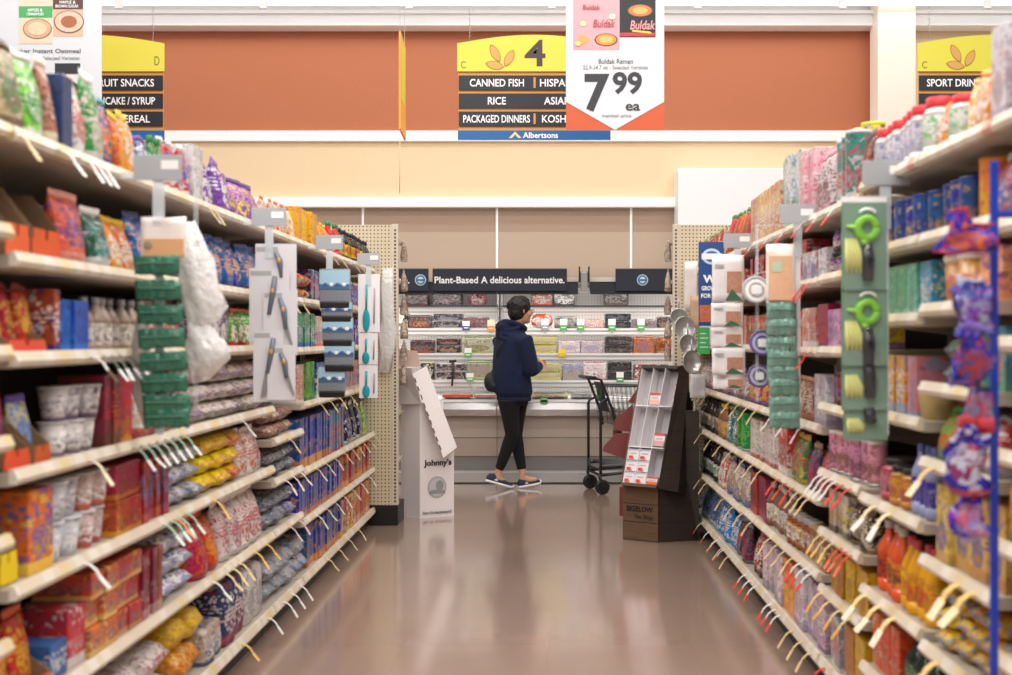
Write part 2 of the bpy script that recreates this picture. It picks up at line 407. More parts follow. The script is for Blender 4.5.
# ---------------------------------------------------------------- packaging shapes (front faces +X, base at z = 0)
def nz(p, s=14, a=.006, o=0):
    from mathutils import noise
    return noise.noise(Vector((p[0]*s+o, p[1]*s+o*1.7, p[2]*s-o)))*a
def k_carton(w, d, h, c, o):
    b = MB(); m = printed(*c[:3], gloss=.35, seed=o)
    b.box(-d/2, d/2, -w/2, w/2, 0, h, m, min(.003, w*.08))
    e = mat(c[0], .4)
    b.box(-d/2+.01, d/2-.01, -.0012, .0012, h-.0006, h+.0006, e)      # seam of the top flaps
    return b, []
def k_book(w, d, h, c, o):
    b = MB(); b.box(-d/2, d/2, -w/2, w/2, 0, h, printed(*c[:3], gloss=.3, seed=o), .0015); return b, []
def k_pouch(w, d, h, c, o):
    b = MB(); m = printed(*c[:3], gloss=.24, wrinkle=.5, seed=o); n = 20; rs = []
    for z, fd, fw in ((0, .75, .86), (.03, .95, .95), (.15, 1, .98), (.35, .95, .97), (.55, .75, .97), (.72, .5, .98), (.84, .25, 1), (.9, .06, 1), (1, .035, 1)):
        r = []
        for k in range(n):
            t = 2*pi*k/n; cx, cy = cos(t), sin(t)
            x = math.copysign(abs(cx)**.75, cx)*d/2*fd; y = math.copysign(abs(cy)**.6, cy)*w/2*fw
            q = nz((x, y, z*h), 22, .008*min(1, fd*1.4), o); dz = nz((x, y, z*h), 18, .012, o+4) if z > .8 else 0
            r.append(Vector((x+q*math.copysign(1, cx)+ (z**2)*-.15*d*0, y*(1-.03*abs(q)/.008 if 0 else 1), z*h+dz)))
        rs.append(r)
    b.rings(rs[:8], m, cap=True); b.rings([[p*1 for p in rs[7]], rs[8]], mat(c[1], .3), cap=True)
    return b, []
def k_pillow(w, d, h, c, o):
    b = MB(); m = printed(*c[:3], gloss=.22, wrinkle=.6, seed=o); n = 18; rs = []
    N = 11
    for i in range(N):
        u = -1+2*i/(N-1); f = max(.04, (1-abs(u)**4.5))**.45; fw = .82+.18*f
        if i in (0, N-1): f, fw = .035, .8
        r = []
        for k in range(n):
            t = 2*pi*k/n; cy, cz = cos(t), sin(t)
            y = math.copysign(abs(cy)**.75, cy)*w/2*fw; z = math.copysign(abs(cz)**.8, cz)*h/2*f
            x = u*d/2; q = nz((x, y, z), 16, .020*f, o)
            r.append(Vector((x, y+q*.4, h/2+z*(1+0)+q*(.6 if z > 0 else 0))))
        rs.append(r)
    b.rings(rs, m)
    return b, []
def k_sack(w, d, h, c, o):
    """flour or sugar sack: paper, square, folded top"""
    b = MB(); m = printed(*c[:3], gloss=.5, wrinkle=.35, seed=o); n = 24; rs = []
    for z, f in ((0, .9), (.03, .98), (.3, 1.02), (.6, 1.0), (.85, .97), (.95, .9), (1, .72)):
        r = []
        for k in range(n):
            t = 2*pi*k/n; cx, cy = cos(t), sin(t)
            x = math.copysign(abs(cx)**.45, cx)*d/2*f; y = math.copysign(abs(cy)**.45, cy)*w/2*f; q = nz((x, y, z*h), 20, .006, o)
            r.append(Vector((x+q, y+q, z*h+q*(z > .1))))
        rs.append(r)
    b.rings(rs, m); b.box(-d*.3, d*.3, -w*.05, w*.05, h-.002, h+.008, mat(c[1], .5), .002)
    return b, []
def k_can(w, d, h, c, o):
    b = MB(); r = w/2
    b.lathe([(r*.93, 0), (r, .004), (r, .008), (r*.97, .012)], STEEL, n=22)
    b.lathe([(r*.97, .012), (r*.97, h-.012)], printed(*c[:3], gloss=.3, seed=o), n=22, cap=False)
    b2 = MB(); b2.lathe([(r*.97, h-.012), (r, h-.008), (r, h-.001), (r*.94, h), (r*.92, h-.004), (r*.2, h-.004)], mat(c[3] if len(c) > 3 else '#b8b8b6', .3, .0 if len(c) > 3 else .7), n=22)
    return b, [('lid', b2)]
def k_jar(w, d, h, c, o):
    b = MB(); r = w/2
    b.lathe([(r*.85, 0), (r, .008), (r, h*.2)], mat(c[1], .15), n=22)
    b.lathe([(r, h*.2), (r*1.005, h*.21), (r*1.005, h*.68), (r, h*.7)], printed(*c[:3], gloss=.3, seed=o), n=22, cap=False)
    b.lathe([(r, h*.7), (r*.9, h*.78), (r*.72, h*.83), (r*.72, h*.86)], mat(c[1], .15), n=22)
    b2 = MB(); b2.lathe([(r*.78, h*.84), (r*.8, h*.86), (r*.8, h-.003), (r*.75, h)], mat(c[3] if len(c) > 3 else '#333333', .35), n=22)
    return b, [('lid', b2)]
def k_bottle(w, d, h, c, o):
    b = MB(); r = w/2
    b.lathe([(r*.85, 0), (r, .01), (r, h*.18)], mat(c[1], .12), n=18)
    b.lathe([(r*1.0, h*.18), (r*1.01, h*.19), (r*1.01, h*.52), (r, h*.53)], printed(*c[:3], gloss=.3, seed=o), n=18, cap=False)
    b.lathe([(r, h*.53), (r*.97, h*.6), (r*.6, h*.74), (r*.36, h*.82), (r*.34, h*.9)], mat(c[1], .12), n=18)
    b2 = MB(); b2.lathe([(r*.4, h*.885), (r*.42, h*.9), (r*.42, h-.003), (r*.36, h)], mat(c[3] if len(c) > 3 else '#c82f2f', .35), n=18)
    return b, [('cap', b2)]
def k_jug(w, d, h, c, o):
    b = MB(); m = mat(c[0], .2, var=.1); 
    b.lathe([(.42*w, 0), (.5*w, .012), (.5*w, h*.22)], m, n=24, sy=1, sx=.8)
    b.lathe([(.503*w, h*.22), (.503*w, h*.5)], printed(*c[:3], gloss=.3, seed=o), n=24, sx=.8, cap=False)
    b.lathe([(.5*w, h*.5), (.5*w, h*.62), (.4*w, h*.76), (.16*w, h*.86), (.15*w, h*.92)], m, n=24, sx=.8)
    b.tube([(0, w*.14, h*.88), (0, w*.36, h*.84), (0, w*.5, h*.66), (0, w*.47, h*.5)], w*.06, m)
    b2 = MB(); b2.lathe([(w*.19, h*.9), (w*.19, h), (w*.1, h)], mat(c[3] if len(c) > 3 else '#f0f0f0', .3), n=18)
    return b, [('cap', b2)]
def k_cup(w, d, h, c, o):
    b = MB(); r = w/2
    b.lathe([(r*.68, 0), (r*.7, .004), (r*.93, h*.93)], printed(*c[:3], gloss=.5, seed=o), n=22)
    b2 = MB(); b2.lathe([(r*.93, h*.93), (r, h*.94), (r, h*.985), (r*.9, h)], mat(c[3] if len(c) > 3 else '#d8d8da', .35), n=22)
    return b, [('lid', b2)]
def k_tub(w, d, h, c, o):
    b = MB(); r = w/2
    b.lathe([(r*.86, 0), (r*.9, .006), (r*.98, h*.86)], printed(*c[:3], gloss=.25, seed=o), n=30)
    b2 = MB(); b2.lathe([(r*.98, h*.85), (r*1.03, h*.87), (r*1.03, h*.96), (r*.97, h), (r*.9, h-.006)], mat(c[3] if len(c) > 3 else '#efece6', .3), n=30)
    return b, [('lid', b2)]
def k_tray(w, d, h, c, o):
    """display tray: open-topped card box with a cut-down, notched front lip"""
    b = MB(); m = mat(c[0], .6, var=.08); t = .003; i = mat('#8d7052', .8, var=.08)
    b.box(-d/2, d/2, -w/2, w/2, 0, t, i)
    nn = max(2, int(w/.08)); st = w/nn
    for k in range(nn):
        y0 = -w/2+k*st
        b.box(d/2-t, d/2, y0, y0+st, 0, h*.3, m); b.box(d/2-t, d/2, y0+st*.1, y0+st*.9, h*.3, h*.45, m)
    for q in (-1, 1):
        y = q*w/2
        b.prism([(-d/2, y, 0), (d/2-t, y, 0), (d/2-t, y, h*.45), (d*.1, y, h), (-d/2, y, h)], (0, -q*t, 0), i)
    for k in range(1, nn): b.prism([(-d/2+t, -w/2+k*st, t), (d/2-.02, -w/2+k*st, t), (d/2-.02, -w/2+k*st, h*.4), (0, -w/2+k*st, h*.85), (-d/2+t, -w/2+k*st, h*.85)], (0, .0015, 0), i)
    b.box(-d/2, -d/2+t, -w/2, w/2, 0, h, i)
    return b, []
def k_wrap(w, d, h, c, o):
    """cardboard tray shrink-wrapped over a six-pack look: rounded block with two ribs"""
    b = MB(); b.box(-d/2, d/2, -w/2, w/2, 0, h, printed(*c[:3], gloss=.2, wrinkle=.3, seed=o), min(w, h)*.12)
    b.box(-d/2-.001, d/2+.001, -w*.42, w*.42, h*.995, h*1.01, mat(c[1], .3), .001); return b, []
def k_bowl(w, d, h, c, o):
    b = MB(); r = w/2; m = mat(c[0], .7, var=.15, vscale=40)
    b.lathe([(r*.75, 0), (r*.8, .004), (r*.97, h*.7), (r, h), (r*.94, h), (r*.9, h*.7), (r*.7, .012)], m, n=28)
    return b, []
KIND = dict(carton=k_carton, book=k_book, pouch=k_pouch, pillow=k_pillow, sack=k_sack, can=k_can, jar=k_jar, bottle=k_bottle, jug=k_jug, cup=k_cup, tub=k_tub, tray=k_tray, wrap=k_wrap, bowl=k_bowl)
CATS = dict(carton='box', book='box', pouch='bag', pillow='bag', sack='sack', can='can', jar='jar', bottle='bottle', jug='jug', cup='cup', tub='tub', tray='display tray', wrap='package', bowl='bowl')
NROW = [0]; CUR = {}
def copy_thing(o):
    c = o.copy(); COL.objects.link(c)
    for ch in o.children:
        d = ch.copy(); COL.objects.link(d); d.parent = c
    return c
def run(side, bayname, lev, x0, x1, kind, name, desc, w, d, h, layers, c, inset=.02, lift=0, gap=.005, jit=None, lean=0):
    """facings from near to far between the picture columns x0..x1 along the shelf edge"""
    s, X, BD = (-1, LX, LB) if side == 'left' else (1, RX, RB)
    y0b, y1b, lv = BD[bayname]; z = lv[lev]-.0045+lift
    ya = max(y0b+.022, F*abs(X)/max(1e-3, abs(x0-VX))) if x0 is not None else y0b+.022
    yb = min(y1b-.022, F*abs(X)/abs(x1-VX)) if x1 is not None else y1b-.022
    key = (side, bayname, lev)
    if not lift:
        ya = max(ya, CUR.get(key, 0))
        if yb-ya < .035: print('NO ROOM', name, desc, key, round(yb-ya, 3)); return 0
    av = yb-ya; n = max(1, round(av/(w+gap))); wf = av/n-gap; w = min(wf, w*1.2); n = min(n, 35)
    if kind in ('can', 'jar', 'bottle', 'cup', 'tub', 'bowl', 'jug'): d = w
    if not lift: CUR[key] = ya+n*(w+gap)
    if lev: h = min(h, (lv[lev-1]-lv[lev]-.052-lift)/layers-.004)
    NROW[0] += 1; o = NROW[0]
    gapf = gap
    b, kids = KIND[kind](w, d, h, c, o)
    root = b.build(name)
    for kn, kb in kids: kb.build(kn, root)
    if jit is None: jit = {'carton': 3, 'book': 1.5, 'tray': 0, 'pillow': 5, 'pouch': 7}.get(kind, 5)
    pos = {0: 'top', 1: 'second', 2: 'third', 3: 'fourth', 4: 'fifth', 5: 'sixth', 6: 'seventh', 7: 'eighth'}[lev]
    where = '%s %s bay, %s shelf down' % (side, bayname, pos) if lev else '%s %s bay, top shelf' % (side, bayname)
    if lev == len(lv)-1: where = '%s %s bay, bottom deck' % (side, bayname)
    grp = desc+' row, '+where
    LAY = {1: [''], 2: ['lower ', 'upper '], 3: ['lowest ', 'middle ', 'topmost '], 4: ['lowest ', 'second-layer ', 'third-layer ', 'topmost ']}[layers]
    rnd = random.Random(o)
    for j in range(layers):
        for i in range(n):
            q = root if (i == 0 and j == 0) else copy_thing(root)
            y = ya+w/2+i*(w+gapf)
            q.location = (X+s*(inset+d/2+rnd.uniform(0, .022)), y, z+j*(h*(1.0)+.002))
            q.rotation_euler = (0, R(lean), (0 if s < 0 else pi)+R(rnd.uniform(-jit, jit)))
            if n == 1 and layers == 1: L = '%s, %s' % (desc, where); g = None
            elif n == 1: L = '%s%s, %s' % (LAY[j], desc, where); g = grp
            else: L = '%s %s%s from near end, %s' % (ORD[i], LAY[j], desc, where); g = grp
            tag(q, L, CATS[kind], g)
    return n*layers

exec_rows = []
L, Rr = 'left', 'right'
ORG, RED, YEL, BLU, NAV, GRN, TEA, PUR, PNK, WHT, TAN, BRN, GRY, CRM, LIM, BLK, MAR = ('#e2562b', '#c22a2c', '#f0c524', '#2b61b8', '#22367c', '#2f7d43', '#1f8c8c', '#6a3f96', '#e59aa8', '#efece8', '#cfae86', '#6b452c', '#9c9da2', '#e8dcc2', '#8cc63c', '#1d1c20', '#6d1f2b')
rows = [
 # ---- left nearest bay
 (L, 'nearest', 0, None, 14, 'pouch', 'snack_pouch', 'cream and dark pouch', .15, .08, .17, 1, (CRM, '#4a4038', GRN)),
 (L, 'nearest', 1, None, 14, 'pouch', 'cracker_pouch', 'orange and green pouch', .13, .09, .20, 1, (ORG, '#f08a50', LIM)),
 (L, 'nearest', 2, None, 14, 'pouch', 'snack_pouch', 'brown and white pouch', .13, .09, .17, 1, (WHT, RED, BRN)),
 (L, 'nearest', 3, None, 14, 'pouch', 'nut_pouch', 'white pouch with brown picture', .14, .10, .19, 1, (WHT, PNK, '#a5603c')),
 (L, 'nearest', 4, None, 14, 'cup', 'noodle_cup', 'white paper cup', .09, .09, .14, 1, (WHT, GRY, GRN)),
 (L, 'nearest', 5, None, 14, 'carton', 'noodle_box', 'white and green box', .08, .15, .16, 1, (WHT, GRN, ORG)),
 (L, 'nearest', 6, None, 14, 'carton', 'noodle_box', 'red and gold box', .08, .15, .15, 1, (RED, YEL, WHT)),
 (L, 'nearest', 7, None, 14, 'sack', 'rice_sack', 'white and red sack', .15, .2, .17, 1, (WHT, RED, WHT)),
 # ---- left top shelf
 (L, 'wide middle', 0, 14, 42, 'pouch', 'snack_pouch', 'cream and brown pouch', .12, .09, .22, 1, ('#c9b78c', '#5b4a35', GRN)),
 (L, 'wide middle', 0, 42, 62, 'pouch', 'snack_pouch', 'lime green and white pouch', .115, .09, .22, 1, (LIM, WHT, GRN)),
 (L, 'wide middle', 0, 62, 74, 'pouch', 'snack_pouch', 'brown and cream pouch', .11, .08, .23, 1, ('#b0705a', CRM, '#8a4a38')),
 (L, 'wide middle', 0, 74, 88, 'carton', 'cereal_box', 'plain navy box', .055, .16, .20, 1, ('#24456f', '#1d3a61', '#24456f')),
 (L, 'wide middle', 0, 88, 101, 'pouch', 'snack_pouch', 'white and tan pouch', .06, .08, .22, 1, (WHT, TAN, ORG)),
 (L, 'wide middle', 0, 101, 116, 'pouch', 'snack_pouch', 'green and white pouch', .13, .08, .25, 1, ('#3c9a52', WHT, CRM)),
 (L, 'wide middle', 0, 116, 131, 'pouch', 'snack_pouch', 'teal topped pouch', .14, .08, .21, 1, (NAV, TEA, ORG)),
 (L, 'wide middle', 0, 131, 139, 'pouch', 'snack_pouch', 'red pouch', .08, .08, .18, 1, (RED, YEL, ORG)),
 (L, 'wide middle', 0, 139, 153, 'pouch', 'snack_pouch', 'orange and yellow pouch', .07, .08, .20, 1, ('#f2a23a', YEL, WHT)),
 (L, 'wide middle', 0, 153, 166, 'pouch', 'snack_pouch', 'blue and lilac pouch', .1, .08, .15, 1, ('#3a4b8c', PUR, WHT)),
 (L, 'wide middle', 0, 166, 178, 'bottle', 'syrup_bottle', 'green bottle', .065, .06, .17, 1, ('#3f8a3a', '#2f6b2c', WHT, GRN)),
 (L, 'wide middle', 0, 178, 201, 'pouch', 'sauce_pouch', 'red, white and blue pouch', .085, .07, .19, 1, (RED, WHT, BLU)),
 (L, 'wide middle', 0, 201, 213, 'carton', 'soup_carton', 'tall white and grey carton', .07, .09, .20, 1, ('#d9d6d6', GRY, WHT)),
 (L, 'wide middle', 0, 213, 240, 'pouch', 'snack_bag', 'purple shiny bag', .15, .11, .21, 1, ('#6b3f98', '#8d62b5', WHT)),
 (L, 'wide middle', 0, 240, 271, 'pouch', 'snack_bag', 'light purple bag', .15, .11, .18, 1, ('#9a63b4', '#5b3588', YEL)),
 (L, 'narrow', 0, 274, 303, 'pouch', 'snack_bag', 'cream and orange bag', .11, .08, .16, 1, ('#e8c79a', ORG, WHT)),
 (L, 'far', 0, 303, 322, 'carton', 'snack_box', 'yellow and orange box', .09, .12, .18, 1, ('#f0b22c', ORG, YEL)),
 (L, 'far', 0, 322, 338, 'pouch', 'snack_bag', 'orange bag', .1, .09, .17, 1, ('#ec8f3c', YEL, RED)),
 (L, 'far', 0, 338, 347, 'bottle', 'sauce_bottle', 'red bottle with green cap', .07, .07, .2, 1, (RED, '#b3221f', WHT, GRN)),
 (L, 'far', 0, 347, 374, 'bottle', 'sauce_bottle', 'dark bottle with yellow label', .07, .07, .19, 1, (YEL, '#2b2118', RED, BLK)),
 # ---- left second
 (L, 'wide middle', 1, 20, 44, 'tray', 'display_tray', 'orange open display tray', .19, .18, .17, 1, ('#e2602c', '#8d6a4b', BRN)),
 (L, 'wide middle', 1, 46, 74, 'tray', 'display_tray', 'orange notched card tray', .23, .18, .17, 1, ('#dd5a28', '#84613f', BRN)),
 (L, 'wide middle', 1, 76, 104, 'pouch', 'cracker_pouch', 'salmon orange pouch', .12, .09, .19, 1, ('#ec6a47', '#f3a48e', PUR)),
 (L, 'wide middle', 1, 105, 124, 'pouch', 'snack_pouch', 'dark green pouch', .1, .09, .17, 1, ('#1f5a3a', WHT, TEA)),
 (L, 'wide middle', 1, 124, 150, 'pouch', 'snack_pouch', 'orange yellow pouch', .09, .09, .16, 1, ('#f0862c', YEL, WHT)),
 (L, 'wide middle', 1, 150, 272, 'pouch', 'pasta_bag', 'glossy blue bag', .145, .11, .2, 1, ('#2458b0', '#1c3f8f', '#e9b98f')),
 (L, 'narrow', 1, 276, 303, 'carton', 'cookie_box', 'blue and white box', .06, .13, .18, 1, ('#2f4a8f', WHT, RED)),
 (L, 'far', 1, 304, 318, 'pillow', 'noodle_pack', 'red pillow pack', .13, .2, .07, 2, (RED, WHT, YEL)),
 (L, 'far', 1, 318, 348, 'carton', 'noodle_box', 'navy and white box', .07, .12, .17, 1, (NAV, WHT, RED)),
 (L, 'far', 1, 348, 374, 'pouch', 'noodle_pouch', 'purple and white pouch', .09, .08, .17, 1, ('#7a5a9a', WHT, BLU)),
 # ---- left third
 (L, 'wide middle', 2, 14, 64, 'tray', 'display_tray', 'coral red display tray', .17, .16, .075, 1, ('#e0523a', '#a04a34', BRN)),
 (L, 'wide middle', 2, 66, 73, 'carton', 'snack_box', 'dark red narrow box', .05, .15, .16, 1, ('#a32a2c', NAV, WHT)),
 (L, 'wide middle', 2, 73, 102, 'carton', 'pasta_box', 'royal blue box', .062, .15, .135, 1, ('#2461bd', '#3f86d8', '#2b55ad')),
 (L, 'wide middle', 2, 102, 160, 'bottle', 'coffee_bottle', 'white and brown bottle', .065, .07, .15, 1, ('#cbbcae', '#a08d80', WHT, GRY)),
 (L, 'wide middle', 2, 160, 196, 'pouch', 'oat_pouch', 'cream pouch', .11, .08, .16, 1, (CRM, BRN, RED)),
 (L, 'wide middle', 2, 196, 240, 'carton', 'cookie_box', 'dark purple and white box', .09, .13, .165, 1, ('#4a2a50', '#e6d5d0', WHT)),
 (L, 'wide middle', 2, 240, 271, 'pouch', 'chip_bag', 'bright green bag', .1, .09, .16, 1, ('#4fae2e', ORG, WHT)),
 (L, 'narrow', 2, 276, 303, 'book', 'rice_box', 'pale teal thin box', .035, .13, .17, 1, ('#6fb8a8', WHT, BLU)),
 (L, 'far', 2, 304, 322, 'book', 'rice_box', 'green thin box', .035, .13, .18, 1, ('#3fa56c', BLU, WHT)),
 (L, 'far', 2, 322, 348, 'carton', 'cracker_box', 'cream and orange box', .07, .13, .17, 1, (CRM, ORG, BLU)),
 (L, 'far', 2, 348, 374, 'carton', 'cracker_box', 'blue and orange box', .06, .13, .17, 1, (BLU, ORG, WHT)),
 # ---- left fourth
 (L, 'wide middle', 3, 14, 44, 'tray', 'display_tray', 'orange red open tray', .2, .15, .10, 1, ('#df4f2a', '#7c3d22', BRN)),
 (L, 'wide middle', 3, 46, 62, 'tray', 'display_tray', 'rust orange open tray', .16, .15, .10, 1, ('#c4571f', '#7a4a2a', BRN)),
 (L, 'wide middle', 3, 78, 116, 'cup', 'noodle_cup', 'white and purple cup', .083, .083, .088, 2, ('#d8ccc8', '#6b4a6e', WHT, '#c9c5c6')),
 (L, 'wide middle', 3, 116, 132, 'carton', 'noodle_box', 'dark red box', .055, .13, .2, 1, ('#8f2026', BRN, ORG)),
 (L, 'wide middle', 3, 132, 146, 'carton', 'noodle_box', 'orange and red box', .1, .13, .19, 1, ('#d8562c', YEL, RED)),
 (L, 'wide middle', 3, 148, 188, 'pouch', 'bean_pouch', 'white and red pouch', .11, .09, .17, 1, (WHT, RED, TAN)),
 (L, 'wide middle', 3, 190, 271, 'pillow', 'bean_bag', 'tan and white bag', .14, .24, .07, 3, ('#d9cabb', '#f2efee', '#7a5a8c')),
 (L, 'narrow', 3, 276, 302, 'pillow', 'bean_bag', 'pinkish brown bag', .12, .22, .06, 2, ('#a98774', '#d9b9a8', BRN)),
 (L, 'far', 3, 303, 311, 'carton', 'tea_box', 'pink box', .1, .13, .19, 1, ('#d8a29c', WHT, RED)),
 (L, 'far', 3, 311, 322, 'carton', 'tea_box', 'lime green box', .08, .13, .2, 1, ('#6cc03a', GRN, BLK)),
 (L, 'far', 3, 322, 345, 'carton', 'tea_box', 'blue striped box', .05, .13, .19, 1, ('#2f5ea8', WHT, CRM)),
 (L, 'far', 3, 345, 374, 'carton', 'tea_box', 'rose and cream box', .06, .13, .18, 1, ('#c98d84', CRM, BLU)),
 # ---- left fifth
 (L, 'wide middle', 4, 12, 36, 'tray', 'display_tray', 'bright yellow open tray', .2, .17, .16, 1, ('#efd014', '#8d6a4b', BRN)),
 (L, 'wide middle', 4, 42, 66, 'carton', 'rice_box', 'vermilion and yellow box', .13, .16, .2, 1, ('#e04a2a', '#f0b84a', '#3a63b0')),
 (L, 'wide middle', 4, 67, 100, 'cup', 'rice_cup', 'grey white cup', .1, .1, .1, 2, ('#cfced2', '#b7b5bb', WHT, '#d9d9dc')),
 (L, 'wide middle', 4, 100, 124, 'cup', 'rice_cup', 'pink and grey cup', .075, .08, .1, 2, ('#c9a8a4', RED, WHT, '#cfcacc')),
 (L, 'wide middle', 4, 124, 151, 'carton', 'meal_box', 'red and gold box', .11, .15, .1, 2, ('#b3232a', '#d8922c', '#8f1a20')),
 (L, 'wide middle', 4, 151, 177, 'book', 'meal_box', 'crimson upright box', .04, .14, .19, 1, ('#9a2430', '#c44a50', '#6a86b0')),
 (L, 'wide middle', 4, 177, 214, 'pillow', 'sugar_bag', 'grey white bag', .15, .24, .07, 3, ('#d5cfcb', '#f0eeec', '#4a5aa0')),
 (L, 'wide middle', 4, 214, 251, 'pillow', 'chip_bag', 'bright yellow bag', .17, .24, .075, 3, ('#f2cf1e', '#e8b418', '#d83a2a')),
 (L, 'wide middle', 4, 252, 272, 'pouch', 'bean_bag', 'pale pink bag', .12, .1, .19, 1, ('#e3cfc8', WHT, RED)),
 (L, 'narrow', 4, 276, 302, 'pillow', 'foil_bag', 'grey foil bag', .12, .2, .06, 2, ('#8f9096', '#d9d9dd', '#333a55')),
 (L, 'far', 4, 303, 335, 'book', 'pasta_box', 'deep blue box', .04, .14, .25, 1, ('#2750a0', '#e29a4a', '#2f62b8')),
 (L, 'far', 4, 335, 349, 'book', 'pasta_box', 'teal and red box', .04, .14, .24, 1, ('#3f86a8', RED, ORG)),
 (L, 'far', 4, 349, 366, 'pouch', 'snack_pouch', 'black pouch with white band', .09, .08, .25, 1, ('#1f2233', '#e8e6e2', NAV)),
 (L, 'far', 4, 366, 375, 'pouch', 'snack_pouch', 'pale green pouch', .1, .08, .22, 1, ('#a9b86a', '#d8d49a', GRN)),
 # ---- left sixth
 (L, 'wide middle', 5, 10, 64, 'tray', 'display_tray', 'salmon open tray', .22, .16, .08, 1, ('#d8604a', '#8a4034', BRN)),
 (L, 'wide middle', 5, 66, 84, 'carton', 'snack_box', 'small blue box', .08, .13, .09, 1, ('#3a66b0', BLU, WHT)),
 (L, 'wide middle', 5, 84, 100, 'carton', 'snack_box', 'red and white box', .09, .13, .15, 1, ('#c8383a', WHT, ORG)),
 (L, 'wide middle', 5, 100, 152, 'carton', 'dinner_box', 'tan and red box', .11, .16, .073, 3, ('#cc4a2a', '#e0b070', '#7a4a70')),
 (L, 'wide middle', 5, 152, 172, 'book', 'dinner_box', 'wine red upright box', .04, .14, .2, 1, ('#9a2a34', '#c9a09a', MAR)),
 (L, 'wide middle', 5, 172, 204, 'pillow', 'rice_bag', 'white blue-marked bag', .17, .25, .07, 3, ('#ece8e6', '#d8d0cc', '#3f6ab8')),
 (L, 'wide middle', 5, 205, 232, 'pouch', 'rice_bag', 'large bright red bag', .19, .15, .22, 1, ('#c81f24', '#e0332c', '#e08a3a')),
 (L, 'wide middle', 5, 232, 272, 'pouch', 'rice_bag', 'tall pale pink bag', .13, .12, .24, 1, ('#e8dcd8', '#f5f2f0', RED)),
 (L, 'narrow', 5, 276, 302, 'pillow', 'foil_bag', 'silver and blue bag', .13, .24, .075, 2, ('#9a9ca6', '#dcdce0', '#2a3a78')),
 (L, 'far', 5, 304, 347, 'book', 'pasta_box', 'blue box with orange foot', .042, .14, .21, 1, ('#2c55a4', '#e0894a', '#3566b4')),
 (L, 'far', 5, 347, 375, 'book', 'pasta_box', 'orange red box', .05, .14, .21, 1, ('#c9683f', '#e8a070', NAV)),
 # ---- left deck
 (L, 'wide middle', 6, 60, 128, 'carton', 'pudding_box', 'red striped box', .09, .16, .08, 2, ('#b3283a', '#e6c9c4', '#8a1f30')),
 (L, 'wide middle', 6, 128, 186, 'pillow', 'flour_bag', 'white bag with red word', .24, .28, .1, 2, ('#ece6e2', '#f4f2f0', '#b8324a')),
 (L, 'wide middle', 6, 188, 214, 'pillow', 'bean_bag', 'golden yellow bag', .18, .26, .12, 2, ('#eeb42c', '#f4cc50', '#d88a20')),
 (L, 'wide middle', 6, 214, 232, 'sack', 'flour_sack', 'tan, blue and white sack', .13, .18, .13, 1, ('#c8b49c', '#3b62b0', WHT)),
 (L, 'wide middle', 6, 232, 254, 'sack', 'flour_sack', 'navy and red patterned sack', .17, .2, .24, 1, ('#2c3168', '#b02a38', WHT)),
 (L, 'wide middle', 6, 254, 272, 'sack', 'flour_sack', 'plain white sack', .13, .2, .22, 1, ('#e6e0dc', '#f4f2ef', GRY)),
 (L, 'narrow', 6, 276, 302, 'pillow', 'rice_bag', 'clear grey rice bag', .15, .28, .09, 2, ('#a8a4a4', '#c8c6c6', '#5a86b0')),
 (L, 'far', 6, 304, 314, 'pillow', 'rice_bag', 'grey and blue rice bag', .15, .28, .09, 2, ('#aaa6a6', '#d0cecc', '#4f86b8')),
 (L, 'far', 6, 314, 346, 'carton', 'cracker_box', 'dark blue box with orange foot', .06, .15, .21, 1, ('#27498f', '#e0904a', '#3a63a8')),
 (L, 'far', 6, 346, 358, 'carton', 'cracker_box', 'red and gold box', .09, .15, .21, 1, ('#b8402a', '#e0b050', CRM)),
 (L, 'far', 6, 358, 376, 'carton', 'cracker_box', 'peach orange box', .06, .15, .21, 1, ('#d88a60', '#e8b48a', RED)),
 # ================= right
 (Rr, 'nearest', 0, 1200, 995, 'carton', 'cereal_box', 'tall white and lilac box', .07, .17, .24, 1, ('#e3dfe3', '#b8a9b8', '#c9a0a0')),
 (Rr, 'nearest', 1, 1200, 995, 'carton', 'cereal_box', 'blue and white box', .08, .15, .18, 1, (BLU, WHT, '#3fa0d8')),
 (Rr, 'nearest', 2, 1200, 995, 'pouch', 'snack_pouch', 'orange pouch', .12, .09, .19, 1, (ORG, WHT, RED)),
 (Rr, 'nearest', 3, 1200, 995, 'bottle', 'juice_bottle', 'pale green bottle', .08, .08, .19, 1, ('#a9c8a0', '#7fa88a', WHT, RED)),
 (Rr, 'nearest', 4, 1200, 995, 'wrap', 'muffin_pack', 'orange fruit pack', .13, .14, .13, 1, ('#e0a24a', '#5a8a50', ORG)),
 (Rr, 'nearest', 5, 1200, 995, 'pouch', 'snack_pouch', 'dark red pouch', .12, .09, .18, 1, (MAR, RED, WHT)),
 (Rr, 'nearest', 6, 1200, 995, 'pouch', 'snack_pouch', 'white and tan pouch', .12, .09, .18, 1, (WHT, TAN, BRN)),
 (Rr, 'nearest', 7, 1200, 995, 'carton', 'snack_box', 'pink box', .1, .15, .17, 1, (PNK, WHT, RED)),
 (Rr, 'second', 0, 989, 975, 'carton', 'cereal_box', 'white lilac box', .065, .16, .23, 1, ('#ddd9df', '#b5a5b5', '#caa5a5')),
 (Rr, 'second', 0, 972, 946, 'pouch', 'juice_pouch', 'bright orange pouch', .075, .06, .155, 1, ('#f09a2a', '#f6b85a', WHT)),
 (Rr, 'second', 0, 946, 934, 'jar', 'drink_mix_bottle', 'clear green label bottle, red cap', .075, .075, .13, 1, ('#dfe3dc', '#d5d9d2', '#7fae6a', '#d8323a')),
 (Rr, 'second', 0, 934, 921, 'pouch', 'juice_pouch', 'small orange pouch', .07, .06, .13, 1, ('#f09a2a', '#f6b85a', WHT)),
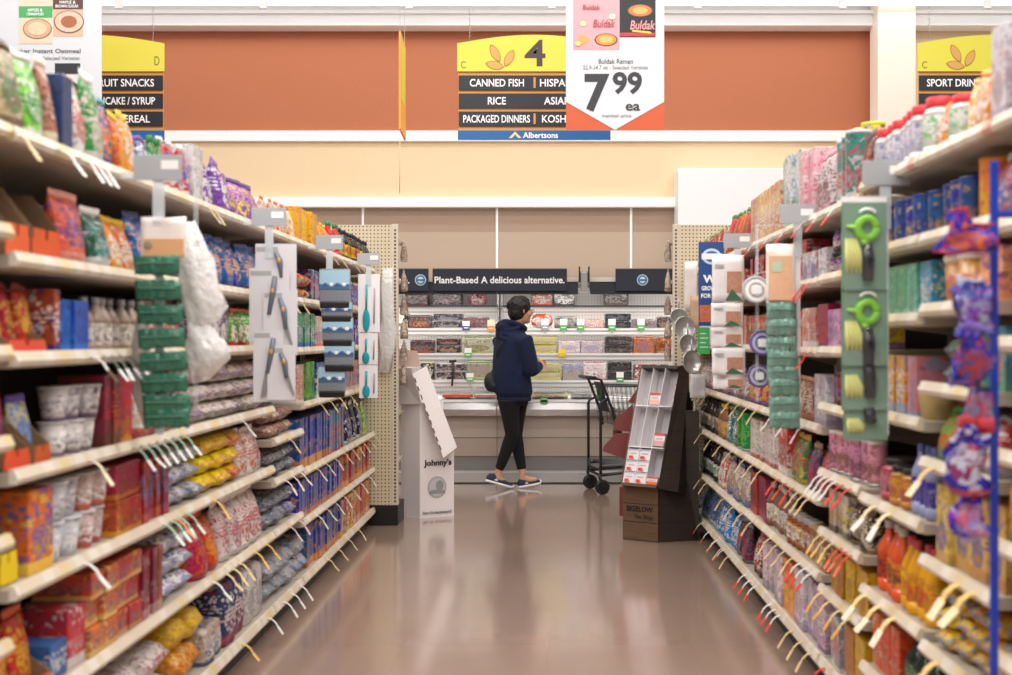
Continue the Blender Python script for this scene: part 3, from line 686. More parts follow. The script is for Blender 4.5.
 (Rr, 'second', 1, 989, 972, 'pouch', 'snack_pouch', 'coral and white pouch', .08, .08, .16, 1, ('#ec8f7a', WHT, BLU)),
 (Rr, 'second', 1, 972, 952, 'can', 'snack_canister', 'tall orange canister', .085, .085, .17, 1, ('#ee9a24', '#d9761c', YEL, '#e08a20')),
 (Rr, 'second', 1, 952, 921, 'can', 'nut_can', 'navy and gold can', .075, .075, .13, 1, ('#24449a', '#d9b04a', NAV, '#24368a')),
 (Rr, 'second', 2, 989, 962, 'carton', 'cookie_box', 'salmon box', .13, .14, .07, 2, ('#ef8f70', '#f3b090', PUR)),
 (Rr, 'second', 2, 958, 922, 'tub', 'pretzel_tub', 'large clear orange filled tub', .155, .16, .155, 1, ('#e8b070', '#f0a82c', '#c85a50', '#e6dcd0')),
 (Rr, 'second', 3, 989, 950, 'carton', 'fish_stick_box', 'sea blue and green box', .085, .15, .16, 1, ('#5aa0b8', '#6faa86', '#e07a50')),
 (Rr, 'second', 3, 948, 922, 'pillow', 'fish_pack', 'silver green fish pack', .14, .16, .06, 2, ('#7a8f78', '#dfe0d8', '#26458a')),
 (Rr, 'second', 4, 985, 955, 'pouch', 'candy_bag', 'red and silver bag', .12, .08, .15, 1, (RED, GRY, WHT)),
 (Rr, 'second', 4, 955, 922, 'pouch', 'candy_bag', 'leafy green bag', .13, .1, .15, 1, ('#6ab53a', '#2f9a2e', ORG)),
 (Rr, 'second', 5, 989, 921, 'carton', 'noodle_box', 'yellow box with blue stars', .105, .17, .2, 1, ('#e2bb62', '#c98f50', '#3a4fa8')),
 (Rr, 'second', 6, 985, 921, 'pillow', 'candy_bag', 'yellow and red candy bag', .11, .18, .055, 3, ('#e8c02c', '#d8452a', '#3f8ad0')),
 (Rr, 'second', 7, 985, 921, 'pillow', 'candy_bag', 'pink and red candy bag', .13, .2, .08, 2, ('#d8506a', '#f0d8dc', RED)),
 (Rr, 'third', 0, 919, 906, 'jar', 'drink_mix_bottle', 'clear bottle with red cap', .075, .075, .17, 1, ('#dfe3dc', '#d5d9d2', '#7fae6a', '#d8323a')),
 (Rr, 'third', 0, 906, 862, 'jar', 'drink_mix_bottle', 'white label bottle, red cap', .07, .07, .165, 1, ('#dcd5da', '#d8cfd0', '#7f92c0', '#d8323a')),
 (Rr, 'third', 1, 918, 862, 'can', 'nut_can', 'blue and yellow can', .072, .072, .13, 1, ('#2a4fa6', '#e0bb55', NAV, '#263f90')),
 (Rr, 'third', 2, 918, 904, 'carton', 'cookie_box', 'sky blue box', .085, .14, .15, 1, ('#4f9cd0', '#5fae86', WHT)),
 (Rr, 'third', 2, 904, 862, 'carton', 'cookie_box', 'sea green box', .085, .14, .15, 1, ('#67b494', '#a9d4b8', '#3f9a6a')),
 (Rr, 'third', 3, 918, 904, 'bowl', 'paper_bowl', 'tan woven bowl', .14, .14, .09, 1, ('#b39a68', TAN, BRN)),
 (Rr, 'third', 3, 902, 892, 'carton', 'baking_box', 'pink tall box', .07, .14, .17, 1, ('#e3938c', '#8fa8d0', PNK)),
 (Rr, 'third', 3, 892, 862, 'carton', 'baking_box', 'yellow and blue box', .07, .14, .17, 1, ('#f0bb3a', '#8fa6d0', WHT)),
 (Rr, 'third', 4, 918, 896, 'bottle', 'water_bottle', 'cobalt blue bottle', .062, .062, .2, 1, ('#2a3f9a', '#8f94b8', NAV, '#5a68a0')),
 (Rr, 'third', 4, 896, 878, 'jar', 'spread_jar', 'yellow jar, black lid', .09, .09, .12, 1, ('#dba23a', '#b5782a', '#c04a50', '#262226')),
 (Rr, 'third', 4, 878, 861, 'jar', 'spread_jar', 'rosy pink jar, black lid', .11, .11, .13, 1, ('#cf6a6c', '#b04a50', '#e0a0a0', '#2a2226')),
 (Rr, 'third', 5, 918, 886, 'bottle', 'mustard_bottle', 'yellow based clear bottle', .07, .07, .21, 1, ('#ecae1c', '#e0a018', '#c8382a', '#c84a50')),
 (Rr, 'third', 5, 885, 861, 'bottle', 'cleaner_bottle', 'orange bottle with pale top', .085, .085, .22, 1, ('#ec6a2c', '#e05a24', '#3a2a24', '#d9d2cc')),
 (Rr, 'third', 6, 918, 888, 'bottle', 'sauce_bottle', 'green striped bottle', .08, .08, .18, 1, ('#2a4a34', '#1e3226', '#8fb08a', BLK)),
 (Rr, 'third', 6, 888, 861, 'carton', 'snack_box', 'orange red box', .09, .13, .17, 1, ('#e0562c', '#efc0a0', RED)),
 (Rr, 'third', 7, 918, 861, 'pouch', 'snack_pouch', 'clear white pouch', .12, .09, .11, 1, ('#cfc5bb', '#e8e0d8', ORG)),
 (Rr, 'fourth', 0, 858, 844, 'pouch', 'bean_pouch', 'dark brown pouch', .09, .08, .22, 1, ('#5a3a34', '#7a4a44', RED)),
 (Rr, 'fourth', 0, 843, 822, 'can', 'tea_canister', 'teal canister with white top', .085, .085, .25, 1, ('#3f8f86', '#e8e2e0', '#c9505a', '#cfd0d8')),
 (Rr, 'fourth', 1, 858, 840, 'jar', 'jelly_jar', 'yellow and red jar', .08, .08, .16, 1, ('#e8b52c', '#8a2a24', RED, '#2a2a2a')),
 (Rr, 'fourth', 1, 840, 820, 'jar', 'jelly_jar', 'purple label jar', .07, .07, .085, 2, ('#7a3f86', '#4a2230', CRM, '#2a2226')),
 (Rr, 'fourth', 2, 858, 840, 'carton', 'tea_box', 'yellow and purple box', .075, .12, .15, 1, ('#e8c83a', '#7a4aa0', '#d8902a')),
 (Rr, 'fourth', 2, 840, 820, 'carton', 'tea_box', 'lilac box', .08, .12, .14, 1, ('#c890b8', '#d8b0cc', '#8a5a90')),
 (Rr, 'fourth', 3, 858, 820, 'jar', 'jelly_jar', 'brown and violet jar', .07, .07, .155, 1, ('#8a4a3a', '#5a2a24', '#a070a8', '#2a2226')),
 (Rr, 'fourth', 4, 858, 820, 'can', 'drink_can', 'pink and brown can', .065, .065, .15, 1, ('#d890b0', '#9a6a5a', BRN, '#cfc6c0')),
 (Rr, 'fourth', 5, 858, 838, 'pouch', 'coffee_pouch', 'black and gold pouch', .09, .08, .16, 1, ('#2a221e', '#9a7a44', CRM)),
 (Rr, 'fourth', 5, 838, 820, 'carton', 'coffee_box', 'white and brown box', .08, .12, .15, 1, ('#d8d0c8', '#6a4a34', YEL)),
 (Rr, 'fourth', 6, 858, 822, 'carton', 'rice_box', 'mustard yellow box', .1, .14, .15, 1, ('#d9a020', '#c88a18', '#8a5a20')),
 (Rr, 'fourth', 7, 858, 838, 'carton', 'storage_box', 'ochre yellow box', .15, .2, .19, 1, ('#cf9420', '#b87c18', '#cf9420')),
 (Rr, 'fourth', 7, 838, 822, 'carton', 'snack_box', 'grey white box', .08, .16, .18, 1, (GRY, WHT, RED)),
 (Rr, 'fifth', 0, 818, 803, 'pouch', 'candy_pouch', 'white, pink and black pouch', .09, .07, .25, 1, ('#e8dcda', PNK, '#3a2a28')),
 (Rr, 'fifth', 0, 803, 790, 'carton', 'cereal_box', 'pink and white box', .085, .13, .29, 1, ('#eab8c0', '#f2e8e8', '#e06a8a')),
 (Rr, 'fifth', 0, 790, 774, 'carton', 'cereal_box', 'white box with green tree', .1, .13, .32, 1, ('#e2e2e0', '#3a9a58', '#9ab0c8')),
 (Rr, 'fifth', 0, 774, 743, 'carton', 'cookie_box', 'orange and cream box', .09, .12, .24, 1, ('#ecc48a', '#d87a4a', WHT)),
 (Rr, 'fifth', 1, 818, 808, 'carton', 'salt_box', 'pale box with blue stripe', .1, .12, .12, 1, ('#d8d4d6', BLU, WHT)),
 (Rr, 'fifth', 1, 808, 796, 'carton', 'salt_box', 'red, white and blue box', .09, .12, .12, 1, ('#e0dcdc', RED, BLU)),
 (Rr, 'fifth', 1, 796, 744, 'carton', 'cocoa_box', 'red picture box', .085, .12, .09, 2, ('#c22a2c', '#e8dcd8', '#6a3a28')),
 (Rr, 'fifth', 2, 818, 808, 'carton', 'cocoa_box', 'crimson gift box', .1, .12, .17, 1, ('#b01f2c', '#8f1a24', ORG)),
 (Rr, 'fifth', 2, 808, 796, 'carton', 'cocoa_box', 'peach and red box', .09, .12, .16, 1, ('#dca090', WHT, RED)),
 (Rr, 'fifth', 2, 796, 744, 'carton', 'cocoa_box', 'scarlet and green box', .09, .12, .075, 2, ('#c8322c', '#7aa04a', '#f0d0b0')),
 (Rr, 'fifth', 3, 818, 804, 'carton', 'filter_box', 'pale lilac grey box', .15, .13, .19, 1, ('#c2b8c2', '#9a8fa0', WHT)),
 (Rr, 'fifth', 3, 804, 770, 'pouch', 'coffee_pouch', 'brown and copper pouch', .1, .08, .17, 1, ('#7a3f30', '#c08a60', CRM)),
 (Rr, 'fifth', 3, 770, 744, 'pouch', 'candy_pouch', 'red and violet pouch', .09, .08, .15, 1, ('#c03a3a', '#6a5aa0', YEL)),
 (Rr, 'fifth', 4, 818, 806, 'pouch', 'cocoa_pouch', 'red based brown pouch', .09, .08, .18, 1, ('#b8343c', '#6a4030', '#d87a80')),
 (Rr, 'fifth', 4, 806, 795, 'pouch', 'cocoa_pouch', 'blue topped brown pouch', .09, .08, .18, 1, ('#5a4a7a', '#a88a5a', RED)),
 (Rr, 'fifth', 4, 795, 782, 'pouch', 'cocoa_pouch', 'green and yellow pouch', .11, .08, .2, 1, ('#3a8a5a', '#e8d04a', RED)),
 (Rr, 'fifth', 4, 782, 770, 'carton', 'cocoa_box', 'red and white box', .1, .12, .2, 1, ('#cf3434', WHT, BRN)),
 (Rr, 'fifth', 4, 770, 744, 'book', 'cocoa_box', 'white thin box with red edge', .045, .13, .19, 1, ('#ded6cc', '#b04a4a', WHT)),
 (Rr, 'fifth', 5, 818, 800, 'wrap', 'cake_pack', 'brown and amber pack', .11, .13, .13, 1, ('#8a5a34', '#d8a050', CRM)),
 (Rr, 'fifth', 5, 800, 780, 'jar', 'syrup_jar', 'amber jar, silver lid', .08, .08, .14, 1, ('#c08a50', '#8a4a20', WHT, '#b0a8a0')),
 (Rr, 'fifth', 5, 780, 760, 'bottle', 'syrup_bottle', 'white and brown bottle', .075, .075, .2, 1, ('#dcd2cc', '#7a5a48', CRM, '#e6e0da')),
 (Rr, 'fifth', 5, 760, 744, 'carton', 'tea_box', 'deep red box', .09, .13, .2, 1, ('#9f2430', '#c04a50', MAR)),
 (Rr, 'fifth', 6, 818, 803, 'carton', 'cake_box', 'pink and lilac box', .09, .16, .22, 1, ('#d8b0c0', '#8a6aa0', WHT)),
 (Rr, 'fifth', 6, 803, 788, 'carton', 'cake_box', 'white and mauve box', .08, .16, .23, 1, ('#dcd4dc', '#9a8ab0', '#c8a0b0')),
 (Rr, 'fifth', 6, 788, 776, 'carton', 'cake_box', 'bright orange box', .1, .17, .22, 1, ('#e8562a', '#f08a4a', YEL)),
 (Rr, 'fifth', 6, 776, 758, 'carton', 'cake_box', 'pale pink box', .09, .16, .21, 1, ('#e0c0c8', '#9a98a0', WHT)),
 (Rr, 'fifth', 6, 758, 744, 'pouch', 'coffee_pouch', 'red and black pouch', .12, .1, .22, 1, ('#b82a38', '#2a2428', WHT)),
 (Rr, 'far', 0, 740, 722, 'pouch', 'chip_bag', 'orange, red and green bag', .11, .08, .24, 1, ('#dc6a30', '#3f8a40', '#c0282a')),
 (Rr, 'far', 0, 722, 694, 'pouch', 'chip_bag', 'red and olive bag', .11, .08, .2, 1, ('#b8402c', '#8a8a40', WHT)),
 (Rr, 'far', 1, 740, 694, 'carton', 'cocoa_box', 'small red and white box', .09, .12, .16, 1, ('#c8343a', '#e8e0dc', BRN)),
 (Rr, 'far', 2, 740, 694, 'carton', 'cocoa_box', 'pale red box', .09, .12, .16, 1, ('#d08078', '#e8dcd0', RED)),
 (Rr, 'far', 3, 740, 694, 'pouch', 'candy_pouch', 'tan and purple pouch', .1, .08, .17, 1, ('#b08a70', '#7a5a90', WHT)),
 (Rr, 'far', 4, 739, 731, 'can', 'cleaner_can', 'tall green canister', .1, .1, .2, 1, ('#2f9a38', '#1f7a2c', '#7ac05a', '#2f8a34')),
 (Rr, 'far', 4, 731, 721, 'pouch', 'coffee_pouch', 'dark teal pouch', .1, .08, .22, 1, ('#2a6a62', '#4a8a80', WHT)),
 (Rr, 'far', 4, 721, 712, 'bottle', 'syrup_bottle', 'yellow capped brown bottle', .075, .075, .2, 1, ('#c8a080', '#8a5a3a', YEL, '#ecd02c')),
 (Rr, 'far', 4, 712, 695, 'bottle', 'coffee_bottle', 'black bottle, white label', .085, .085, .2, 1, ('#d8ccc2', '#2a2022', BRN, '#1c1a1c')),
 (Rr, 'far', 5, 740, 722, 'pouch', 'candy_pouch', 'white, blue and gold pouch', .1, .08, .2, 1, ('#d8ccc0', '#4a78b0', '#c09050')),
 (Rr, 'far', 5, 722, 713, 'pouch', 'candy_pouch', 'red topped white pouch', .1, .08, .2, 1, ('#c84a40', '#e6dcd4', WHT)),
 (Rr, 'far', 5, 713, 695, 'bottle', 'coffee_bottle', 'black bottle, green label', .085, .085, .2, 1, ('#e0dcd4', '#1f1c1e', '#3f9a50', '#1c1a1c')),
 (Rr, 'far', 6, 740, 730, 'pouch', 'coffee_pouch', 'dark blue grey pouch', .1, .09, .2, 1, ('#3a3f50', '#8a8f98', RED)),
 (Rr, 'far', 6, 730, 712, 'pouch', 'cookie_bag', 'clear sky blue bag', .12, .1, .2, 1, ('#2f86cc', '#5aa6dc', WHT)),
 (Rr, 'far', 6, 712, 695, 'pouch', 'cookie_bag', 'steel blue bag', .11, .1, .2, 1, ('#5a7890', '#c0d0d8', NAV)),
]
TOT = 0
for r_ in rows: TOT += run(*r_)
# pouches standing in the display trays, second layers and back rows
rows2 = [
 (L, 'wide middle', 2, 14, 64, 'pouch', 'snack_pouch', 'scarlet tray pouch', .08, .06, .165, 1, ('#d8342c', '#8a2a30', '#efc04a'), .05, .008),
 (L, 'wide middle', 3, 16, 44, 'pouch', 'snack_pouch', 'orange tray pouch', .085, .06, .19, 1, ('#e2522c', '#c03a24', PUR), .05, .008),
 (L, 'wide middle', 3, 46, 62, 'pouch', 'snack_pouch', 'purple tray pouch', .068, .06, .16, 1, ('#c9b890', '#5a4aa8', '#3fa0d8'), .05, .008),
 (L, 'wide middle', 5, 14, 64, 'pouch', 'snack_pouch', 'flame red tray pouch', .1, .07, .2, 1, ('#d8402a', '#e06a40', YEL), .05, .008),
]
for r_ in rows2:
    a = r_[:13]; TOT += run(*a, inset=r_[13], lift=r_[14])
print('PRODUCTS', TOT)

# ---------------------------------------------------------------- paper tags and hooks on the shelf edges
def shelf_tags(side, px0, px1, n, zz, col, tip=None, size=1.0):
    if side == 'right' and size == 1 and n > 3: n = max(2, int(n*.6))
    s, X = (-1, LX) if side == 'left' else (1, RX)
    for i in range(n):
        px = px0+(px1-px0)*(i+.5)/n; Y = F*abs(X)/abs(px-VX)
        best = None
        for key, v in SHELVES.items():
            if key[0] != side: continue
            y0, y1, _ = (LB if side == 'left' else RB)[key[1]]
            if y0 <= Y <= y1 and (best is None or abs(v[4]-zz) < abs(best[4]-zz)): best = v
        if not best: continue
        sh, s_, X_, yc, z = best
        b = MB(); a = -s; m = mat(col, .45); q = size; w = .008 if size <= 1 else .015; rr = random.Random(px*7+zz)
        y = Y-yc; tw = rr.uniform(-.02, .02)
        pts = [(a*.005, -.012), (a*.024, -.018), (a*.040, -.032), (a*.050, -.050)]
        for (xa, za), (xb, zb) in zip(pts, pts[1:]):
            b.prism([(xa, y-w, z+za), (xb, y-w+tw*.3, z+zb), (xb+.002, y-w+tw*.3, z+zb-.001), (xa+.002, y-w, z+za-.001)], (0, 2*w, 0), m)
        xe, ze = pts[-1]
        wt = w*1.5 if not (tip or col) in (CO,) else .016
        b.prism([(xe, y-wt, z+ze), (xe+a*.022*q, y-wt+tw, z+ze-.03*q), (xe+a*.022*q+.002, y-wt+tw, z+ze-.031*q), (xe+.002, y-wt, z+ze)], (0, 2*wt, 0), mat(tip or col, .45))
        b.build('shelf_tag', sh)
TG = '#d8bf8e'; CO = '#d8402f'; WTG = '#e4e2dc'
for a in [('left', 50, 60, 1, 1.77, WTG), ('left', 72, 96, 3, 1.77, WTG), ('left', 196, 208, 2, 1.77, '#c9b88f'), ('left', 4, 12, 1, 1.77, TG),
          ('left', 84, 92, 1, 1.265, WTG, '#6a4a3a'), ('left', 96, 128, 4, 1.265, '#5a6a60', '#e8e8e8'),
          ('left', 126, 182, 7, 1.0, '#8fb09a', '#dfe6dc'), ('left', 82, 88, 1, 1.0, '#efe0c0'), ('left', 232, 240, 1, 1.0, WTG), ('left', 280, 290, 1, .98, TG),
          ('left', 156, 186, 4, .74, '#9fc0a0', '#dfe6dc'), ('left', 168, 174, 1, .74, '#e8a070'), ('left', 76, 84, 1, .74, WTG), ('left', 206, 214, 1, .74, '#e8c070'),
          ('left', 278, 300, 3, .675, '#e6d8d0'), ('left', 218, 240, 3, .45, '#e4cf9c'), ('left', 246, 268, 2, .45, '#e4b860'), ('left', 282, 300, 2, .45, '#d8c0b8'), ('left', 206, 214, 1, .45, WTG),
          ('left', 236, 244, 1, .126, '#e0b868'), ('left', 262, 302, 5, .126, '#dcdcd8'), ('left', 320, 360, 4, .126, TG), ('left', 308, 345, 4, .65, '#d8c89c'), ('left', 345, 374, 5, .65, TG), ('left', 310, 370, 7, .404, '#cfd8b8'),
          ('left', 310, 350, 4, .98, '#cfc090'), ('left', 306, 345, 4, 1.49, TG), ('left', 270, 300, 3, 1.49, TG),('left', 345, 372, 4, 1.77, TG), ('left', 310, 340, 3, 1.77, TG),
          ('right', 700, 730, 7, .13, WTG, '#c04038'), ('right', 715, 735, 5, .13, TG), ('right', 745, 760, 3, .13, WTG, CO), ('right', 770, 784, 3, .13, WTG, CO), ('right', 790, 818, 6, .13, TG), ('right', 822, 850, 3, .13, CO),
          ('right', 702, 712, 4, .42, TG), ('right', 722, 760, 8, .43, TG), ('right', 770, 800, 7, .43, TG), ('right', 800, 817, 3, .43, WTG, CO), 
          ('right', 700, 740, 7, .71, TG), ('right', 744, 770, 6, .71, TG), ('right', 778, 800, 3, .71, CO, CO), ('right', 800, 816, 3, .71, TG), ('right', 700, 714, 3, .975, TG), ('right', 730, 765, 7, .975, TG), ('right', 770, 815, 5, .975, '#e6e0d8'),
          ('right', 822, 842, 8, .82, '#e8e6e0', '#e8e6e0'), ('right', 842, 858, 2, .82, CO), ('right', 822, 840, 5, .605, TG, '#eac060'), ('right', 842, 857, 3, .605, CO, '#e8705a'),
          ('right', 820, 858, 8, .395, '#eacf8c', '#d8a840'), ('right', 872, 900, 2, .805, '#e8d8ac', '#efe8dc', 1.3), ('right', 862, 905, 3, .515, '#e8cf90', '#f0e4c8', 1.4), ('right', 870, 915, 3, .27, '#e8d096', '#f0e4c8', 1.3),
          ('right', 925, 950, 1, .98, '#dcc088', '#ecdcb8', 1.2), ('right', 955, 985, 2, .72, '#e8c478', '#f0e0b8', 1.5), ('right', 930, 975, 2, .49, '#e8c880', '#f0e0b8', 1.4),
          ('right', 750, 800, 6, 1.76, WTG, CO), ('right', 803, 850, 5, 1.76, WTG, CO), ('right', 803, 818, 3, 1.52, CO), ('right', 800, 818, 3, 1.26, CO), ('right', 700, 745, 7, 1.76, TG)]:
    shelf_tags(*a)

# ---------------------------------------------------------------- refrigerated cases
def P3(px, py, Y): return P(px, py, Y)
CW = mat('#e4e1de', .35, var=.03); CST = mat('#b9b7b6', .25, .55); CBE = mat('#b3a498', .45, var=.04); CNV = mat('#1b2130', .5); CDK = mat('#20262c', .4)
SY = [(1.604, 10.78), (1.388, 10.66), (1.157, 10.60), (.91, 10.54)]
def case(x0, x1, label, canopies):
    r = thing('refrigerated_case', label, 'display case', ((x0+x1)/2, 10.65, 0)); o = Vector(((x0+x1)/2, 10.65, 0)); d = x1-x0
    def pr(name, pts, m, par=r, a=x0, c=x1):
        b = MB(); b.prism([(a, y, z) for y, z in pts], (c-a, 0, 0), m); return b.build(name, par, rel=o)
    pr('bumper', [(10.24, .01), (10.24, .095), (10.27, .11), (11.2, .11), (11.2, .01)], mat('#bdb9b6', .35, .3))
    pr('lower_panel', [(10.33, .112), (10.31, .235), (11.2, .235), (11.2, .112)], mat('#8b8683', .45))
    pr('lower_panel', [(10.30, .238), (10.28, .40), (11.2, .40), (11.2, .238)], CBE)
    pr('lower_panel', [(10.295, .405), (10.30, .60), (11.2, .60), (11.2, .405)], CBE)
    pr('front_rail', [(10.24, .602), (10.22, .66), (10.24, .742), (10.30, .742), (10.30, .602)], CST)
    b = MB(); b.box(x0, x1, 10.218, 10.226, .725, .745, WHITE); b.box(x0, x1, 10.222, 10.24, .655, .662, mat('#77716c', .4)); b.build('rail_trim', r, rel=o)
    pr('deck', [(10.301, .66), (10.301, .735), (11.08, .775), (11.08, .62)], CW)
    b = MB(); b.box(x0, x1, 11.09, 11.12, .6, 1.78, PEGW); b.build('back_panel', r, rel=o)
    pr('roof', [(10.30, 1.80), (10.30, 1.84), (11.2, 1.87), (11.2, 1.80)], mat('#d8cfc4', .5))
    for q in (x0+.004, x1-.024):
        b = MB(); b.prism([(q, 10.9, .60), (q, 11.2, .60), (q, 11.2, 1.8), (q, 10.9, 1.8)], (.02, 0, 0), CST); b.build('end_panel', r, rel=o)
    for z, y in SY:
        b = MB(); b.box(x0+.01, x1-.01, y+.012, 11.085, z-.022, z-.004, CW)
        sh = b.build('shelf', r, rel=o)
        top_ = z > 1.5
        b = MB(); b.box(x0+.01, x1-.01, y, y+.011, z-(.018 if top_ else .062), z-.002, mat('#3a3c3e' if top_ else '#dedbd8', .3), .002); b.box(x0+.01, x1-.01, y-.004, y, z-.03, z-.022, mat('#8e8a88', .4)); b.box(x0+.01, x1-.01, y-.006, y+.011, z-.068, z-.0621, mat('#77716d', .4)); b.build('price_rail', sh, rel=o)
    for a, c in canopies:
        b = MB(); b.prism([(a, 10.23, 1.685), (a, 10.23, 1.79), (a, 10.5, 1.80), (a, 10.5, 1.765)], (c-a, 0, 0), CDK); b.build('canopy', r, rel=o)
case(-2.87, -.449, 'left white open refrigerated case behind the white cardboard stand', [(-2.87, -.449)])
case(-.445, 1.98, 'right white open refrigerated case behind the shopper and cart', [(-.445, .277), (.385, 1.98)])
for x in (-1.66, .77):
    area('case_lamp', (x, 10.42, 1.70), 2.3, .05, 9, (R(25), 0, 0), (1, .98, .95))
    for z_, y_ in SY: area('case_shelf_lamp', (x, y_+.03, z_-.028), 2.3, .02, 3, (R(40), 0, 0), (1, .98, .95))
b = MB(); 
o = Vector((.33, 10.25, 1.715)); r = thing('canopy_bracket', 'silver bracket joining the two dark canopy sections above the case', 'bracket', o)
b.box(.30, .36, 10.2, 10.24, 1.715, 1.88, STEEL, .004); b.box(.283, .379, 10.25, 10.28, 1.80, 1.89, CST, .003); b.build('plate', r, rel=o)
for x in (.288, .372): b = MB(); b.box(x-.006, x+.006, 10.19, 10.26, 1.79, 1.93, BLACK, .002); b.build('hook', r, rel=o)
def header(x0, x1, label, words, logo=None, Y=10.2):
    o = P(x0/2+x1/2, 291, Y); r = thing('header_sign', label, 'sign', o)
    a, c = P(x0, 291, Y), P(x1, 269, Y)
    b = MB(); b.box(a.x, c.x, Y, Y+.015, a.z, c.z, CNV, .002); b.build('board', r, rel=o)
    b = MB(); b.box(a.x, c.x, Y-.004, Y+.018, c.z, c.z+.008, mat('#8c8782', .4)); b.build('edge_strip', r, rel=o)
    for s, u0, u1, v0, v1 in words:
        b = MB(); text_mesh(b, s, P(u0, 0, Y).x, P(u1, 0, Y).x, P(0, v1, Y).z, P(0, v0, Y).z, Y-.0005, mat('#f2f2f4', .5), bold=.02); b.build('lettering', r, rel=o)
    if logo:
        p = P(logo, 280, Y); b = MB(); M = Matrix.Translation((p.x, Y-.001, p.z)) @ Matrix.Rotation(pi/2, 4, 'X')
        b.lathe([(.050, 0), (.050, .003)], mat('#a9c8dc', .5), n=28, mx=M); b.lathe([(.041, .0031), (.041, .0045)], mat('#3d6f94', .5), n=28, mx=M)
        b.lathe([(.028, .0046), (.028, .006)], mat('#c9dde8', .5), n=20, mx=M); b.box(p.x-.036, p.x+.036, Y-.009, Y-.0075, p.z-.01, p.z+.008, mat('#3d6f94', .5)); b.build('round_emblem', r, rel=o)
header(432.5, 567, 'navy header sign reading Plant-Based A delicious alternative above the case', [('Plant-Based', 434.5, 478, 276.6, 283.4), ('A delicious alternative.', 481, 564.5, 276.4, 283.4)])
header(290, 428.5, 'navy header sign at left ending in a pale round emblem', [('A delicious alternative.', 326, 409.5, 276.6, 283.6)], 420.5)
header(615.5, 760, 'navy header sign at right with pale round emblem above the dark cuts', [], 642.5)

def pk(x0, x1, row, kind, name, desc, h, layers, c, w=None, d=.2, tagc=None):
    z, y = (SY+[(.75, 10.36)])[row]; Y = y+.03
    X0, X1 = (x0-VX)*Y/F, (x1-VX)*Y/F
    h *= 1.22 if row < 4 else 1
    if row in (1, 2, 3): h = min(h, (SY[row-1][0]-SY[row][0]-.078)/layers)
    n = 1 if w is None else max(1, round((X1-X0)/w)); ww = (X1-X0)/n-.004
    NROW[0] += 1; b, kids = KIND[kind](ww, d, h, c, NROW[0]); root = b.build(name)
    for kn, kb in kids: kb.build(kn, root)
    rw = ['top case shelf', 'second case shelf', 'third case shelf', 'fourth case shelf', 'case deck'][row]
    k = 0
    for j in range(layers):
        for i in range(n):
            q = root if k == 0 else copy_thing(root); k += 1
            q.location = (X0+(i+.5)*(X1-X0)/n, Y+d/2, z-.003+j*(h+.002)+(.012 if row == 4 else 0)); q.rotation_euler = (0, 0, -pi/2)
            tot = n*layers
            p = '' if tot == 1 else (['lower ', 'middle ', 'upper '][j if layers > 2 else 2*j] if layers > 1 else '')+(['left ', 'right '][i] if n == 2 else (ORD[i]+' ' if n > 1 else ''))
            tag(q, (p+desc+' on the '+rw), 'food pack')
            if tot > 1: q['group'] = desc+' on the '+rw
DKP = ('#3a3236', '#c9b8b0', '#a8503a')
